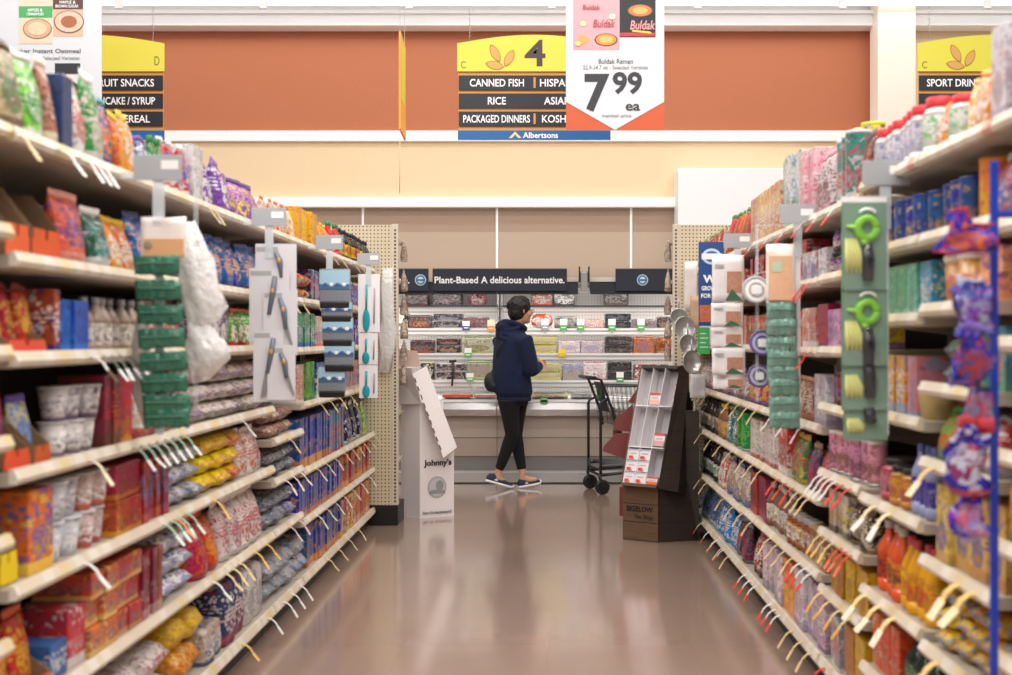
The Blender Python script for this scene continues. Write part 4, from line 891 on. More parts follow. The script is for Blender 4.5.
for a in [(402, 428, 0, 'wrap', 'meat_pack', 'dark brown pack behind the left post', .09, 1, ('#5a3a36', '#8a5a50', '#2a1e1e')),
          (432, 462, 0, 'wrap', 'meat_pack', 'black tray with silver label', .10, 1, ('#2e2628', '#8a8286', '#6a3a34')),
          (468, 487, 0, 'pillow', 'meat_pack', 'round red and white pack', .10, 1, ('#a83a34', '#d8b8a8', WHT)),
          (531, 553, 0, 'wrap', 'sausage_pack', 'red ended roll pack', .09, 1, ('#8a4a40', '#c03030', '#c8b8b0')),
          (554, 575, 0, 'wrap', 'sausage_pack', 'grey and dark roll pack', .09, 1, ('#8a8680', '#3a3a38', WHT)),
          (604, 629, 0, 'wrap', 'meat_pack', 'brown speckled meat pack', .12, 1, ('#4a3e3c', '#8a706a', '#2a2424')),
          (404, 408, 1, 'carton', 'bottle_box', 'narrow dark pack at the left edge', .12, 1, ('#2a2628', CRM, BRN)),
          (409, 432, 1, 'wrap', 'meat_pack', 'dark tray with red and yellow label', .10, 1, ('#5a5456', '#8a4038', '#c8a070')),
          (433, 463, 1, 'wrap', 'meat_pack', 'black striped tray with white labels', .055, 2, ('#3a383c', '#c8c4c4', '#8a8488')),
          (464, 489, 1, 'wrap', 'meat_pack', 'reddish grey flat tray', .09, 1, ('#8a6a68', '#c0b0ac', '#7a3a3c')),
          (531, 553, 1, 'pillow', 'dumpling_bag', 'bright red and white bag', .13, 1, ('#c83a30', '#ecdcd4', WHT)),
          (554, 577, 1, 'wrap', 'meat_pack', 'grey clear flat tray', .09, 1, ('#8f8a88', '#3a3a3a', '#c0b4ac')),
          (578, 604, 1, 'wrap', 'meat_pack', 'pale pink flat tray', .07, 1, ('#d8b0a4', '#c88878', '#e6d8d0')),
          (605, 631, 1, 'wrap', 'meat_pack', 'tall black plastic tray', .055, 2, ('#2c2a2e', '#5a5658', '#787478')),
          (632, 656, 1, 'wrap', 'meat_pack', 'mauve grey flat tray', .07, 1, ('#8a7a80', '#b0a0a0', '#4a4448')),
          (657, 672, 1, 'wrap', 'meat_pack', 'dark tray at the right edge', .09, 1, ('#4a4242', '#c0a898', '#8a6a60')),
          (410, 434, 2, 'wrap', 'meat_pack', 'dark tray with a brick red band', .10, 1, ('#443c3e', '#a03a32', '#786e70')),
          (436, 460, 2, 'wrap', 'meat_pack', 'black tray pair with brown label', .055, 2, ('#34323a', '#a8a4a8', '#b06a40')),
          (461, 494, 2, 'wrap', 'salad_pack', 'clear pack with lime green label', .13, 1, ('#c9c7b2', '#bccf70', '#8a7a60')),
          (531, 557, 2, 'wrap', 'salad_pack', 'yellow labelled clear pack', .065, 2, ('#d2cc88', '#d8cf50', '#c8b8a8')),
          (558, 603, 2, 'wrap', 'chicken_pack', 'pink and white clear tray', .10, 1, ('#e4d6d0', '#d8b8c0', '#b8b0d0'), .2),
          (605, 632, 2, 'wrap', 'meat_pack', 'charcoal tall meat tray', .08, 2, ('#33312f', '#6a605c', '#8a7a74')),
          (633, 655, 2, 'wrap', 'sausage_pack', 'orange pack with blue label', .13, 1, ('#d0843c', '#e0a868', '#8a7ab0')),
          (656, 672, 2, 'wrap', 'sausage_pack', 'amber pack at the right edge', .12, 1, ('#c87a3a', '#e0b080', BRN)),
          (420, 434, 3, 'wrap', 'meat_pack', 'black pack with yellow top', .13, 1, ('#3a3636', '#d0c060', WHT)),
          (436, 465, 3, 'wrap', 'meat_pack', 'dark tray stack with white labels', .06, 2, ('#33313a', '#d0ccd0', '#8a5a44')),
          (466, 494, 3, 'wrap', 'salad_pack', 'clear pack with pale green top', .14, 1, ('#a8a890', '#b0c880', '#c0a8a0')),
          (531, 561, 3, 'wrap', 'salad_pack', 'yellow green flat clear pack', .06, 2, ('#c4c090', '#d8d260', '#c8a890')),
          (562, 582, 3, 'wrap', 'salad_pack', 'lavender blue clear pack', .12, 1, ('#a8a4cc', '#d0c8d8', '#d0c060')),
          (583, 607, 3, 'wrap', 'chicken_pack', 'white and rose striped pack', .16, 1, ('#e0d0d0', '#c89aa0', WHT)),
          (608, 632, 3, 'wrap', 'meat_pack', 'tall black tray beside green tag', .075, 2, ('#2f2c30', '#7a6a6c', '#4a4448')),
          (634, 668, 3, 'wrap', 'meat_pack', 'maroon and white pack', .12, 1, ('#7a3a3a', '#c8a8a0', WHT)),
          (442, 472, 4, 'wrap', 'salmon_pack', 'flat orange salmon pack at left', .022, 1, ('#d8703c', '#c86030', '#e8a080')),
          (473, 497, 4, 'wrap', 'salmon_pack', 'flat red salmon pack', .022, 1, ('#c86a4a', '#b8c4c4', '#e8a080')),
          (531, 568, 4, 'wrap', 'poultry_pack', 'flat beige poultry pack', .035, 1, ('#d8c8a8', '#3a3a38', '#c8b08a')),
          (571, 592, 4, 'wrap', 'poultry_pack', 'flat grey poultry pack', .02, 1, ('#b0aca8', '#5a5654', WHT))]:
    pk(*a)
# price cards clipped on the case rails
for px, y0, y1, row, c1, c2, nm in [(466, 321, 330, 1, '#e8e8e6', '#3a4a8a', 'small white price card with blue mark'), (491, 320, 331, 1, '#f0e0c0', '#e8932a', 'orange and cream price card left of the shopper'), (545, 319, 330, 1, '#f4f4f2', '#9aa0a0', 'plain white price card on the second rail'),
        (563.5, 319, 330, 1, WHT, '#4fae4a', 'green and white price card under the grey clear tray'), (580.5, 319, 330, 1, WHT, '#4fae4a', 'green and white price card under the pale pink tray'), (612, 319, 330, 1, WHT, '#4fae4a', 'green and white price card under the black tray'), (641, 319, 330, 1, WHT, '#4fae4a', 'green and white price card at right of second rail'),
        (468, 348, 357, 2, WHT, '#4fae4a', 'green and white price card on the third rail'), (562, 349, 357, 2, '#f0d83a', '#e0b020', 'yellow price card below the pink chicken tray'),
        (470, 373, 381, 3, WHT, '#6fbe5a', 'green and white price card on fourth rail, left'), (620, 372, 382, 3, WHT, '#3f9e4a', 'green and white price card on fourth rail, right'), (544, 398, 404, 4, '#8fd08a', '#3f9e4a', 'green price card on the deck rail')]:
    z, y = (SY+[(.745, 10.23)])[row]; Y = y-.012; a, c = P(px-3.6, y1, Y), P(px+3.6, y0, Y); mid = (a.z*.55+c.z*.45)
    b = MB(); b.box(a.x, c.x, Y, Y+.002, mid, c.z, mat(c1, .5)); b.box(a.x, c.x, Y, Y+.002, a.z, mid, mat(c2, .5)); b.box(a.x+.012, c.x-.012, Y-.001, Y, (a.z+mid)/2-.004, (a.z+mid)/2+.006, mat(c1, .5))
    b.box((a.x+c.x)/2-.01, (a.x+c.x)/2+.01, Y+.002, Y+.013, z-.04, z-.02, GREYP)
    t = b.build('price_card'); tag(t, nm, 'price tag', 'price cards on the refrigerated cases')
# black scale hook hanging from the third rail
b = MB(); p = P(452, 362, 10.4)
b.tube([(p.x-.03, 10.50, p.z+.0), (p.x+.03, 10.48, p.z+.01)], .012, BLACK); b.tube([(p.x, 10.49, p.z), (p.x+.005, 10.47, p.z-.10), (p.x-.005, 10.45, p.z-.22)], .014, BLACK, rads=[.014, .012, .009]); b.tube([(p.x-.05, 10.48, p.z-.15), (p.x+.02, 10.46, p.z-.14)], .012, BLACK)
t = b.build('tongs'); tag(t, 'black tongs hanging from the case rail above the cardboard stand', 'tongs')

# ---------------------------------------------------------------- hanging signs
def rect(b, x0, y0, x1, y1, Y, m, dy=0, th=.003):
    a, c = P(x0, y1, Y), P(x1, y0, Y); b.box(a.x, c.x, Y-dy-th, Y-dy, a.z, c.z, m)
def ppoly(b, pts, Y, m, dy=0, th=.003):
    b.prism([P(x, y, Y)-Vector((0, dy+th, 0)) for x, y in pts], (0, th, 0), m)
def words(par, rel, s, x0, y0, x1, y1, Y, m, dy=.004, bold=0, name='lettering', shear=0):
    b = MB(); a, c = P(x0, y1, Y), P(x1, y0, Y); text_mesh(b, s, a.x, c.x, a.z, c.z, Y-dy, m, bold=bold, shear=shear); return b.build(name, par, rel=rel)
SGY = mat('#d9cf45', .5); SGO = mat('#c98f48', .5); SGD = mat('#1c2028', .5); SGB = mat('#155f9e', .45); LET = mat('#f6f6f6', .5); NUM = mat('#433530', .5); LEAF = mat('#cda052', .5); LEAFD = mat('#a9763a', .5)
def chain(par, rel, px, y0, y1, Y):
    b = MB(); p, q = P(px, y0, Y), P(px, y1, Y); n = int((q.z-p.z)/.022)
    for k in range(n):
        z = p.z+k*.022; b.tube([(p.x-(.005 if k % 2 else 0), Y, z), (p.x+.004, Y, z+.012), (p.x, Y, z+.024)], .0022, STEEL, n=5)
    b.build('chain', par, rel=rel)
def aisle_sign(x0, x1, label, number, side_letter, lets, Y=7.7, letx=None):
    o = P((x0+x1)/2, 141, Y); r = thing('aisle_sign', label, 'sign', o)
    w = x1-x0; cx = (x0+x1)/2
    b = MB(); rect(b, x0+1, 70, x1-1, 140, Y, SGO, 0, .008); b.build('backing', r, rel=o)
    pts = [(x0, 72), (x0, 44)]+[(x0+w*k/16, 44-8.5*sin(pi*k/16)) for k in range(1, 16)]+[(x1, 44), (x1, 72)]
    b = MB(); ppoly(b, pts, Y, SGY, .008, .012); arch = b.build('arch_panel', r, rel=o)
    lx = x0+.26*w if True else 0
    lv = MB(); f = w/153
    for (cx_, cy_, L_, a_) in ((-6, 54, 9.5, 62), (8, 59, 9, -62), (-6.5, 66, 9, 12)):
        for m_, k_, dy_ in ((LEAFD, 1.06, .020), (LEAF, .9, .0215)):
            pp = []
            for i in range(18):
                t = 2*pi*i/18; u = cos(t)*L_*k_; v = sin(t)*abs(sin(t))**.6*4.2*k_
                ca, sa = cos(R(a_)), sin(R(a_)); pp.append((lx+4+cx_+u*ca+v*sa, cy_+u*sa-v*ca))
            ppoly(lv, pp, Y, m_, dy_, .0015)
    lv.build('leaf_emblem', arch, rel=o)
    if number: words(arch, o, number, x0+67, 40.5, x0+88, 67, Y, NUM, .02, .02, 'number')
    if side_letter: words(arch, o, side_letter[0], side_letter[1], 62 if side_letter[0] == 'C' else 57, side_letter[1]+5, 69 if side_letter[0] == 'C' else 66, Y, mat('#77702f', .5), .02, 0, 'letter')
    for i, ls in enumerate(lets):
        y0 = 76+i*18; b = MB(); rect(b, x0+1.5, y0, x1-1.5, y0+14.5, Y, SGD, .0082, .010); sl = b.build('slat', r, rel=o)
        for s, a, c in ls:
            if s == '|':
                b = MB(); rect(b, a, y0+2, a+2.2, y0+12.5, Y, SGO, .0185, .001); b.build('divider', sl, rel=o)
            else: words(sl, o, s, a, y0+3.6, c, y0+11.2, Y, LET, .0185, .012)
    b = MB(); rect(b, x0+.5, 131, x1, 140.3, Y, SGB, .0082, .011); bp_ = b.build('bottom_panel', r, rel=o)
    m0 = cx-22
    words(bp_, o, 'Albertsons', m0+11, 132.8, m0+46, 138.6, Y, LET, .0195, .02)
    b = MB(); ppoly(b, [(m0-3, 138.5), (m0+3.2, 132), (m0+9.5, 138.5), (m0+6.2, 138.5), (m0+3.2, 135), (m0+.3, 138.5)], Y, mat('#f2cf9a', .5), .0195, .0015); b.build('emblem', bp_, rel=o)
    for q in (x0+12, x1-12): chain(r, o, q, 42, -105 if q < 0 else -105, Y)
    return r
aisle_sign(457.5, 610.5, 'yellow-topped aisle sign numbered 4 listing canned fish, rice and packaged dinners', '4', ('C', 461), [
    [('CANNED FISH', 470, 524), ('|', 533.5, 0), ('HISPANIC', 540, 582)], [('RICE', 488, 506), ('ASIAN', 544, 571)], [('PACKAGED DINNERS', 463.5, 530), ('|', 533.5, 0), ('KOSHER', 542, 577)]])
aisle_sign(12, 165, 'yellow-topped aisle sign at far left listing fruit snacks and syrup', '', ('D', 155.5), [
    [('FRUIT SNACKS', 96, 155)], [('PANCAKE / SYRUP', 91, 156)], [('CEREAL', 118, 151)]])
aisle_sign(917, 1070, 'yellow-topped aisle sign at far right listing sport drinks', '', ('C', 921), [
    [('SPORT DRINKS', 926, 984)], [('WATER / JUICE', 938, 990)], [('SODA', 950, 975)]])

def price_sign(x0, x1, label, Y, pics, texts):
    o = P((x0+x1)/2, 130, Y); r = thing('price_sign', label, 'sign', o)
    b = MB(); rect(b, x0, -45, x1, 130, Y, mat('#c9572f', .5), 0, .003); b.build('orange_board', r, rel=o)
    cx = (x0+x1)/2; b = MB(); ppoly(b, [(x0, -45), (x1, -45), (x1, 102), (cx, 130), (x0, 102)], Y, mat('#d6d8dc', .45), .003, .002); cd_ = b.build('white_card', r, rel=o)
    for f in pics: f(cd_, o, Y)
    for s, a, c_, d, e, col, bo in texts: words(cd_, o, s, a, c_, d, e, Y, mat(col, .5), .0052, bo)
    for q in (x0+10, x1-10):
        b = MB(); p = P(q, -45, Y); b.tube([p, (p.x, Y, 4.9)], .0015, mat('#dddddd', .4), n=5); b.build('string', r, rel=o)
def pic_a(par, o, Y):
    b = MB(); rect(b, 573, -6, 619.5, 50, Y, mat('#d69ca2', .5, var=.06, vscale=30), .005, .0015); g = b.build('pink_pack_picture', par, rel=o)
    b = MB()
    for k, (r_, c_) in enumerate(((11.5, '#3a2f2c'), (10.3, '#e88a40'), (7, '#f0b060'))):
        ppoly(b, [(606+r_*cos(t*pi/12), 40+r_*.55*sin(t*pi/12)) for t in range(24)], Y, mat(c_, .5, var=.12, vscale=40), .0068+k*.001, .001)
    b.build('noodle_bowl_print', g, rel=o)
    for k, (cx_, cy_, r_, c_) in enumerate(((583, 40, 5.5, '#e9a04a'), (583, 24, 3, '#f4e0a0'), (612, 17, 3.5, '#f3e2b8'), (578, 44, 3, '#f2c77a'))):
        b = MB(); ppoly(b, [(cx_+r_*cos(t*pi/8), cy_+r_*.8*sin(t*pi/8)) for t in range(16)], Y, mat(c_, .5), .0068+.001*k, .001); b.build('food_print', g, rel=o)
    words(g, o, 'Buldak', 593, 20, 615, 27.5, Y, mat('#b04854', .5), .0080, .01, shear=.2); words(g, o, 'Buldak', 583, 5, 600, 10, Y, mat('#b04854', .5), .0080, .01)
def pic_b(par, o, Y):
    b = MB(); rect(b, 618, -8, 655.5, 37.5, Y, mat('#1e1d20', .5), .0052, .001); g = b.build('black_pack_picture', par, rel=o)
    b = MB(); rect(b, 620, 33, 655, 36.5, Y, mat('#b8343e', .5), .0064, .001)
    for k, (r_, c_) in enumerate(((13, '#4a4440'), (11.5, '#d8743a'), (7.5, '#efa860'))):
        ppoly(b, [(640+r_*cos(t*pi/12), 11+r_*.5*sin(t*pi/12)) for t in range(24)], Y, mat(c_, .5, var=.15, vscale=40), .0064+k*.001, .001)
    ppoly(b, [(632, 30), (650, 32), (652, 34), (632, 32)], Y, mat('#d8c83a', .5), .0075, .001)
    b.build('noodle_bowl_print', g, rel=o); words(g, o, 'Buldak', 630, 21, 655, 30, Y, mat('#e09a9a', .5), .0086, .015, shear=.2)
price_sign(566, 664, 'white hanging price sign reading 7.99 each, orange lower corners', 6.6, [pic_a, pic_b], [
    ('Buldak Ramen', 598.5, 59, 633, 64, '#505358', .008), ('22.9-24.7 oz - Selected Varieties', 583, 65.5, 648, 69.5, '#7d8084', .004),
    ('7', 584.5, 74, 609.5, 112, '#2c2e34', .035), ('99', 612.5, 72, 642, 94.5, '#2c2e34', .03), ('ea', 625.5, 104, 640, 111, '#2f3137', .02), ('member price', 602, 114, 631, 118.5, '#85888c', .004)])
def pic_c(par, o, Y):
    b = MB(); rect(b, 19.5, -6, 53, 44, Y, mat('#e6cdb8', .5, var=.06, vscale=30), .005, .0015); rect(b, 19.5, 6.5, 53, 18, Y, mat('#4fa862', .5), .0066, .0006); g = b.build('green_pack_picture', par, rel=o)
    b = MB()
    for k, (r_, c_) in enumerate(((17, '#3f7a4a'), (16, '#d8a98a'), (11, '#e8c8a8'))):
        ppoly(b, [(38+r_*.85*cos(t*pi/12), 29+r_*.6*sin(t*pi/12)) for t in range(24)], Y, mat(c_, .5, var=.2, vscale=60), .0068+k*.001, .001)
    b.build('bowl_print', g, rel=o); words(g, o, 'APPLES &', 28, 9, 43, 12, Y, LET, .0074, .01); words(g, o, 'CINNAMON', 27, 13, 44, 16, Y, LET, .0074, .01)
def pic_d(par, o, Y):
    b = MB(); rect(b, 53.4, -8, 83.5, 37, Y, mat('#d8b39a', .5, var=.06, vscale=30), .0046, .001); rect(b, 53.4, -8, 83.5, 9.5, Y, mat('#5f3f3c', .5), .0057, .0006); g = b.build('brown_pack_picture', par, rel=o)
    b = MB()
    for k, (r_, c_) in enumerate(((15, '#5f4a44'), (14, '#e0c0a8'), (8, '#a8684a'))):
        ppoly(b, [(69.5+r_*cos(t*pi/12), 22+r_*.75*sin(t*pi/12)) for t in range(24)], Y, mat(c_, .5, var=.2, vscale=60), .0062+k*.001, .001)
    b.build('bowl_print', g, rel=o); words(g, o, 'MAPLE &', 60, 1, 76, 4, Y, LET, .0066, .01); words(g, o, 'BROWN SUGAR', 56, 5, 79, 8, Y, LET, .0066, .01)
price_sign(-2, 102, 'white hanging oatmeal price sign above the left shelves', 6.6, [pic_c, pic_d], [
    ('Quaker Instant Oatmeal', 8, 49, 81, 54, '#505358', .008), ('- Selected Varieties', 40, 56.5, 80, 60, '#7d8084', .004), ('5', 52, 63.5, 83, 112, '#2c2e34', .04)])
# edge-on yellow sign hanging along the aisle
o = Vector((-.982, 7.8, 2.7)); r = thing('side_aisle_sign', 'narrow yellow sign hanging edge-on in the aisle from thin strings', 'sign', o)
b = MB(); b.prism([(-.987, 7.66, 2.69), (-.987, 7.66, 3.34), (-.987, 7.94, 3.30), (-.987, 7.94, 2.66)], (.012, 0, 0), mat('#eda53a', .5)); b.build('board', r, rel=o)
b = MB(); b.prism([(-.975, 7.70, 2.9), (-.975, 7.70, 3.3), (-.975, 7.9, 3.27), (-.975, 7.9, 2.88)], (.001, 0, 0), SGY); b.build('face_panel', r, rel=o)
for y in (7.68, 7.92):
    b = MB(); b.tube([(-.981, y, 3.33 if y < 7.8 else 3.3), (-.981, y, 4.9)], .0018, WHITE, n=5); b.build('string', r, rel=o)
b = MB(); b.tube([(-.981, 7.67, 2.69), (-.983, 7.67, 2.26)], .0025, mat('#d8b0a0', .5), n=5); b.build('loose_string', r, rel=o)

# ---------------------------------------------------------------- clip strips with hanging goods
def flag(px, pz, Y, label, white=True):
    """grey shelf flag on a clear bracket, with the strip below it"""
    o = P(px, 178, Y); o.z = T; r = thing('clip_strip', label, 'merchandising strip', o)
    w = .135
    b = MB(); b.box(o.x-w/2, o.x+w/2, Y-.02, Y-.016, T-.035, T+.035, GREYP, .001); b.box(o.x+.01, o.x+w/2-.01, Y-.0215, Y-.0205, T-.005, T+.02, WHITE)
    b.build('grey_flag', r, rel=o)
    b = MB(); b.box(o.x-.016, o.x+.016, Y-.014, Y-.010, T-.16, T+.02, CLEAR); b.build('hanger', r, rel=o)
    sx = -1 if px < VX else 1
    X = LX if sx < 0 else RX
    b = MB(); b.box(min(X, o.x), max(X, o.x), Y-.016, Y-.012, T-.03, T-.012, CLEAR); b.build('arm', r, rel=o)
    b = MB(); b.box(o.x-.012, o.x+.012, Y-.005, Y-.003, pz, T-.12, mat('#e3e6e8', .4)); b.build('strip', r, rel=o)
    return r, o
SKIN = mat('#d9a98d', .5)
# left 1: eight green packets on a white card
Y = 3.2; flag(160, 1.03, Y, 'grey shelf flag and strip nearest on the left, carrying green packets')
GPK = mat('#356f56', .2, bump=.8, bscale=38); GPD = mat('#214e3b', .35); PLA = mat('#e9ecec', .15, bump=.8, bscale=25)
def wavy_card(b, x0, y0, x1, y1, Y, m, th=.004, seed=0, n=8, mm=6):
    from mathutils import noise
    A, C = P(x0, y1, Y), P(x1, y0, Y); V = []
    for side in (0, 1):
        for j in range(mm+1):
            for i in range(n+1):
                x = A.x+(C.x-A.x)*i/n; z = A.z+(C.z-A.z)*j/mm
                q = noise.noise(Vector((x*18+seed, z*18, seed)))*.012
                V.append(b.bm.verts.new((x+q*.3, Y+q-(th if side == 0 else 0), z+q*.4)))
    mi = b.mi(m); W_ = n+1; N = W_*(mm+1)
    for j in range(mm):
        for i in range(n):
            a_ = j*W_+i
            for q in ((a_, a_+1, a_+W_+1, a_+W_), (N+a_, N+a_+W_, N+a_+W_+1, N+a_+1)):
                f = b.bm.faces.new([V[k] for k in q]); f.material_index = mi; f.smooth = True
    edge = [i for i in range(n+1)]+[j*W_+n for j in range(1, mm+1)]+[mm*W_+i for i in range(n-1, -1, -1)]+[j*W_ for j in range(mm-1, 0, -1)]
    for k in range(len(edge)):
        p, q = edge[k], edge[(k+1) % len(edge)]
        f = b.bm.faces.new([V[p], V[N+p], V[N+q], V[q]]); f.material_index = mi
b = MB(); wavy_card(b, 142, 217, 186, 258, Y-.012, mat('#efe9e2', .3), seed=1); rect(b, 144, 239, 184, 256, Y-.02, mat('#dba878', .5), 0, .004); b.ball((P(151, 0, Y).x, Y-.026, P(0, 246, Y).z), .012, .002, .012, mat('#8f8a7a', .5))
t = b.build('header_card'); tag(t, 'white and tan header card above the green packets, left side', 'card')
def packets(x0, x1, ys, Y, label, m, md, group, dx=0, hh=20):
    for i, y in enumerate(ys):
        a, c = P(x0+dx*i, y+hh, Y), P(x1+dx*i, y, Y); w, h = c.x-a.x, c.z-a.z
        b = MB(); n = 24; rs = []
        for k in range(n+1):
            u = -1+2*k/n; f = max(.12, 1-abs(u)**7)
            rs.append([Vector((u*w/2+nz((u*4, t, i), 2, .010, i), -math.copysign(abs(cos(t*pi/6)), cos(t*pi/6))*.010*f-.018+nz((u*3, t, i), 1, .003), math.copysign(abs(sin(t*pi/6))**.35, sin(t*pi/6))*h/2*(.97+.03*f)+nz((u*5, t*.5, i), 1, .008))) for t in range(12)])
        b.rings(rs, m); b.box(-w*.42, w*.42, -.034, -.029, h*.08, h*.13, mat('#6f9a86', .3), .001)
        q = b.build('sponge_packet', loc=((a.x+c.x)/2, Y-.002-.003*(i % 2), (a.z+c.z)/2)); q.rotation_euler = (0, R(random.uniform(-3, 3)), R(random.uniform(-6, 6)))
        tag(q, '%s %s from the top' % (ORD[i], label), 'packet', group)
packets(137, 183, [256, 281, 305, 329, 352, 373, 394, 408][:8], Y, 'dark green packet on the left clip strip,', GPK, GPD, 'green packets on the left strip', dx=1.4, hh=19)
# crumpled clear and white plastic bags hung behind the packets
def crumple(pts, Y, d, m, name, label, seed, parent=None):
    from mathutils import noise
    b = MB(); rs = []; n = 18
    for k in range(len(pts)):
        pass
    L_ = len(pts)
    for k, (xl, xr, y) in enumerate(pts):
        a, c = P(xl, y, Y), P(xr, y, Y); cx_, w = (a.x+c.x)/2, (c.x-a.x)/2; f = sin(pi*(k+.35)/(L_-1+.7))
        ring = []
        for t in range(n):
            th = 2*pi*t/n; q = noise.noise(Vector((cos(th)*2.5+seed, k*1.9, sin(th)*2.5)))*1.6+noise.noise(Vector((th*3, k*3.1, seed)))*.8
            ring.append(Vector((cx_+cos(th)*w*(1+.22*q), Y+.03+sin(th)*d*f*(1+.5*q), a.z+.012*q)))
        rs.append(ring)
    b.rings(rs, m); o = b.build(name); tag(o, label, 'bag'); return o
crumple([(180, 190, 222), (177, 203, 240), (177, 208, 262), (178, 214, 288), (182, 222, 310), (186, 215, 322)], Y+.07, .035, mat('#f4f1ee', .15, bump=1, bscale=45, alpha=.8), 'plastic_bag', 'crumpled white plastic bag hanging behind the green packets, upper', 3)
crumple([(184, 198, 318), (183, 210, 332), (184, 222, 345), (186, 226, 360), (186, 208, 378)], Y+.08, .035, mat('#f2efec', .15, bump=1, bscale=45, alpha=.8), 'plastic_bag', 'crumpled white plastic bag hanging behind the green packets, lower', 8)
crumple([(140, 146, 310), (132, 146, 330), (129, 146, 350), (131, 148, 372), (130, 150, 396), (138, 156, 424)], Y+.05, .025, mat('#b9b5b0', .15, bump=.9, bscale=30, alpha=.75), 'plastic_bag', 'crumpled clear plastic bag left of the green packets', 12)
# left 2: knives and peelers on grey-white cards
Y = 4.5; flag(270, 1.06, Y, 'grey shelf flag and strip second from the near end on the left')
for i, (x0, y0, x1, y1, dy) in enumerate([(256, 244, 297, 300, 0), (250, 268, 290, 345, .012), (264, 290, 298, 355, .02), (254, 330, 284, 402, .03), (268, 345, 296, 400, .04)]):
    o = P((x0+x1)/2, (y0+y1)/2, Y-dy); r = thing('carded_knife', '%s grey-handled kitchen tool on white card, left strip, counted downwards' % ORD[i], 'kitchen tool', o, 0, 'carded kitchen tools on the left strip')
    b = MB(); A, C = P(x0, y1, Y-dy), P(x1, y0, Y-dy); b.box(A.x, C.x, Y-dy-.0105, Y-dy-.0085, A.z, C.z, mat('#d9d7da', .35)); 
    b.box(A.x+.004, A.x+(C.x-A.x)*.55, Y-dy-.0112, Y-dy-.0106, C.z-.03, C.z-.012, mat('#a9aca8', .4)); b.build('card', r, rel=o)
    xm = x0+(x1-x0)*.55; b = MB(); f = 1 if i % 2 else -1
    pts = [P(xm+6*f*.5, y0+8, Y-dy-.018), P(xm+1, y0+(y1-y0)*.3, Y-dy-.02), P(xm-3*f, y0+(y1-y0)*.6, Y-dy-.018)]
    b.tube(pts, .012, mat('#6d7580', .35), n=10, rads=[.009, .012, .008]); b.build('handle', r, rel=o)
    b = MB(); q = pts[2]; b.prism([q+Vector((-.009, 0, .01)), q+Vector((.009, 0, .01)), P(xm-8*f, y1-6, Y-dy-.018)+Vector((.012, 0, 0)), P(xm-10*f, y1-4, Y-dy-.018)], (0, .003, 0), STEEL); b.build('blade', r, rel=o)
    b = MB(); p = pts[1]; b.ball((p.x, p.y-.012, p.z), .007, .005, .011, mat('#cf9a58', .4), n=8); b.build('orange_sticker', r, rel=o)
# left 3: blue and grey oven mitts
Y = 5.7; flag(330, 1.08, Y, 'grey shelf flag and strip above the oven mitts on the left')
def mitt(x0, y0, x1, y1, dy, i):
    o = P((x0+x1)/2, (y0+y1)/2, Y-dy); r = thing('oven_mitt', '%s grey and blue oven mitt in the hanging stack, counted from the top' % ORD[i], 'oven mitt', o, 0, 'oven mitts on the left strip')
    b = MB(); A, C = P(x0, y1, Y-dy), P(x1, y0, Y-dy); h = C.z-A.z
    b.box(A.x, C.x, Y-dy-.022, Y-dy-.003, A.z, C.z, mat('#7f848c', .8, bump=.4, bscale=120), .006); b.build('quilted_pad', r, rel=o)
    b = MB(); b.box(A.x+.002, C.x-.002, Y-dy-.0245, Y-dy-.0222, A.z+h*.42, C.z-h*.04, mat('#a6cbdd', .5)); b.box(A.x+.002, C.x-.002, Y-dy-.0255, Y-dy-.0246, A.z+h*.42, A.z+h*.56, mat('#3d6b96', .6))
    for k in range(4):
        x = A.x+(C.x-A.x)*(.2+.2*k); b.ball((x, Y-dy-.026, A.z+h*.55), .011, .002, .009, mat('#f0f0f2' if k % 2 else '#4a5f96', .5), n=8)
    b.build('paper_band', r, rel=o)
    b = MB(); b.box(A.x+.004, C.x-.004, Y-dy-.030, Y-dy+.0, A.z-.022, A.z+.012, BLACK, .008); b.build('cuff_dark_gap', r, rel=o)  # dark gap beneath the mitt, its shade put in as a black block
for i, a in enumerate([(320, 269, 351, 304, .0), (322, 302, 353, 318, -.001), (323, 318, 354, 342, .002), (325, 341, 355, 367, .004), (319, 366, 346, 393, -.002)]): mitt(*a, i)
# left 4: teal spatulas
Y = 6.9; flag(369, 1.1, Y, 'grey shelf flag and strip farthest on the left, carrying teal spatulas')
for i, (x0, y0, x1, y1) in enumerate([(358.5, 274, 380, 332), (359, 333, 378, 364), (359.5, 365, 378, 398)]):
    o = P((x0+x1)/2, (y0+y1)/2, Y); r = thing('carded_spatula', '%s teal spatula on white card hanging at the left far end' % ['upper', 'middle', 'lower'][i], 'spatula', o, 0, 'teal spatulas on the left far strip')
    b = MB(); A, C = P(x0, y1, Y), P(x1, y0, Y); b.box(A.x, C.x, Y-.0105, Y-.0085, A.z, C.z, mat('#ece9ea', .4)); b.build('card', r, rel=o)
    x = A.x+(C.x-A.x)*.38; z0, z1 = A.z, C.z; h = z1-z0
    b = MB(); b.tube([(x+.003, Y-.016, z1-h*.18), (x, Y-.016, z0+h*.38)], .006, mat('#1f9aa2', .35), n=8); b.ball((x, Y-.017, z0+h*.2), .022, .006, h*.2, mat('#1c96a0', .35), n=10); b.build('spatula', r, rel=o)
    b = MB(); b.tube([(x+.05, Y-.014, z1-h*.25), (x+.046, Y-.014, z0+h*.15)], .0045, mat('#a08f98', .4), n=6); b.build('grey_handle', r, rel=o)
crumple([(382, 392, 268), (380, 393, 290), (381, 394, 316), (378, 396, 335), (380, 394, 350), (378, 390, 372)], 7.885, .02, mat('#f2f0ec', .15, bump=1, bscale=45, alpha=.6), 'plastic_bag', 'clear white bag hanging beside the teal spatulas', 21)

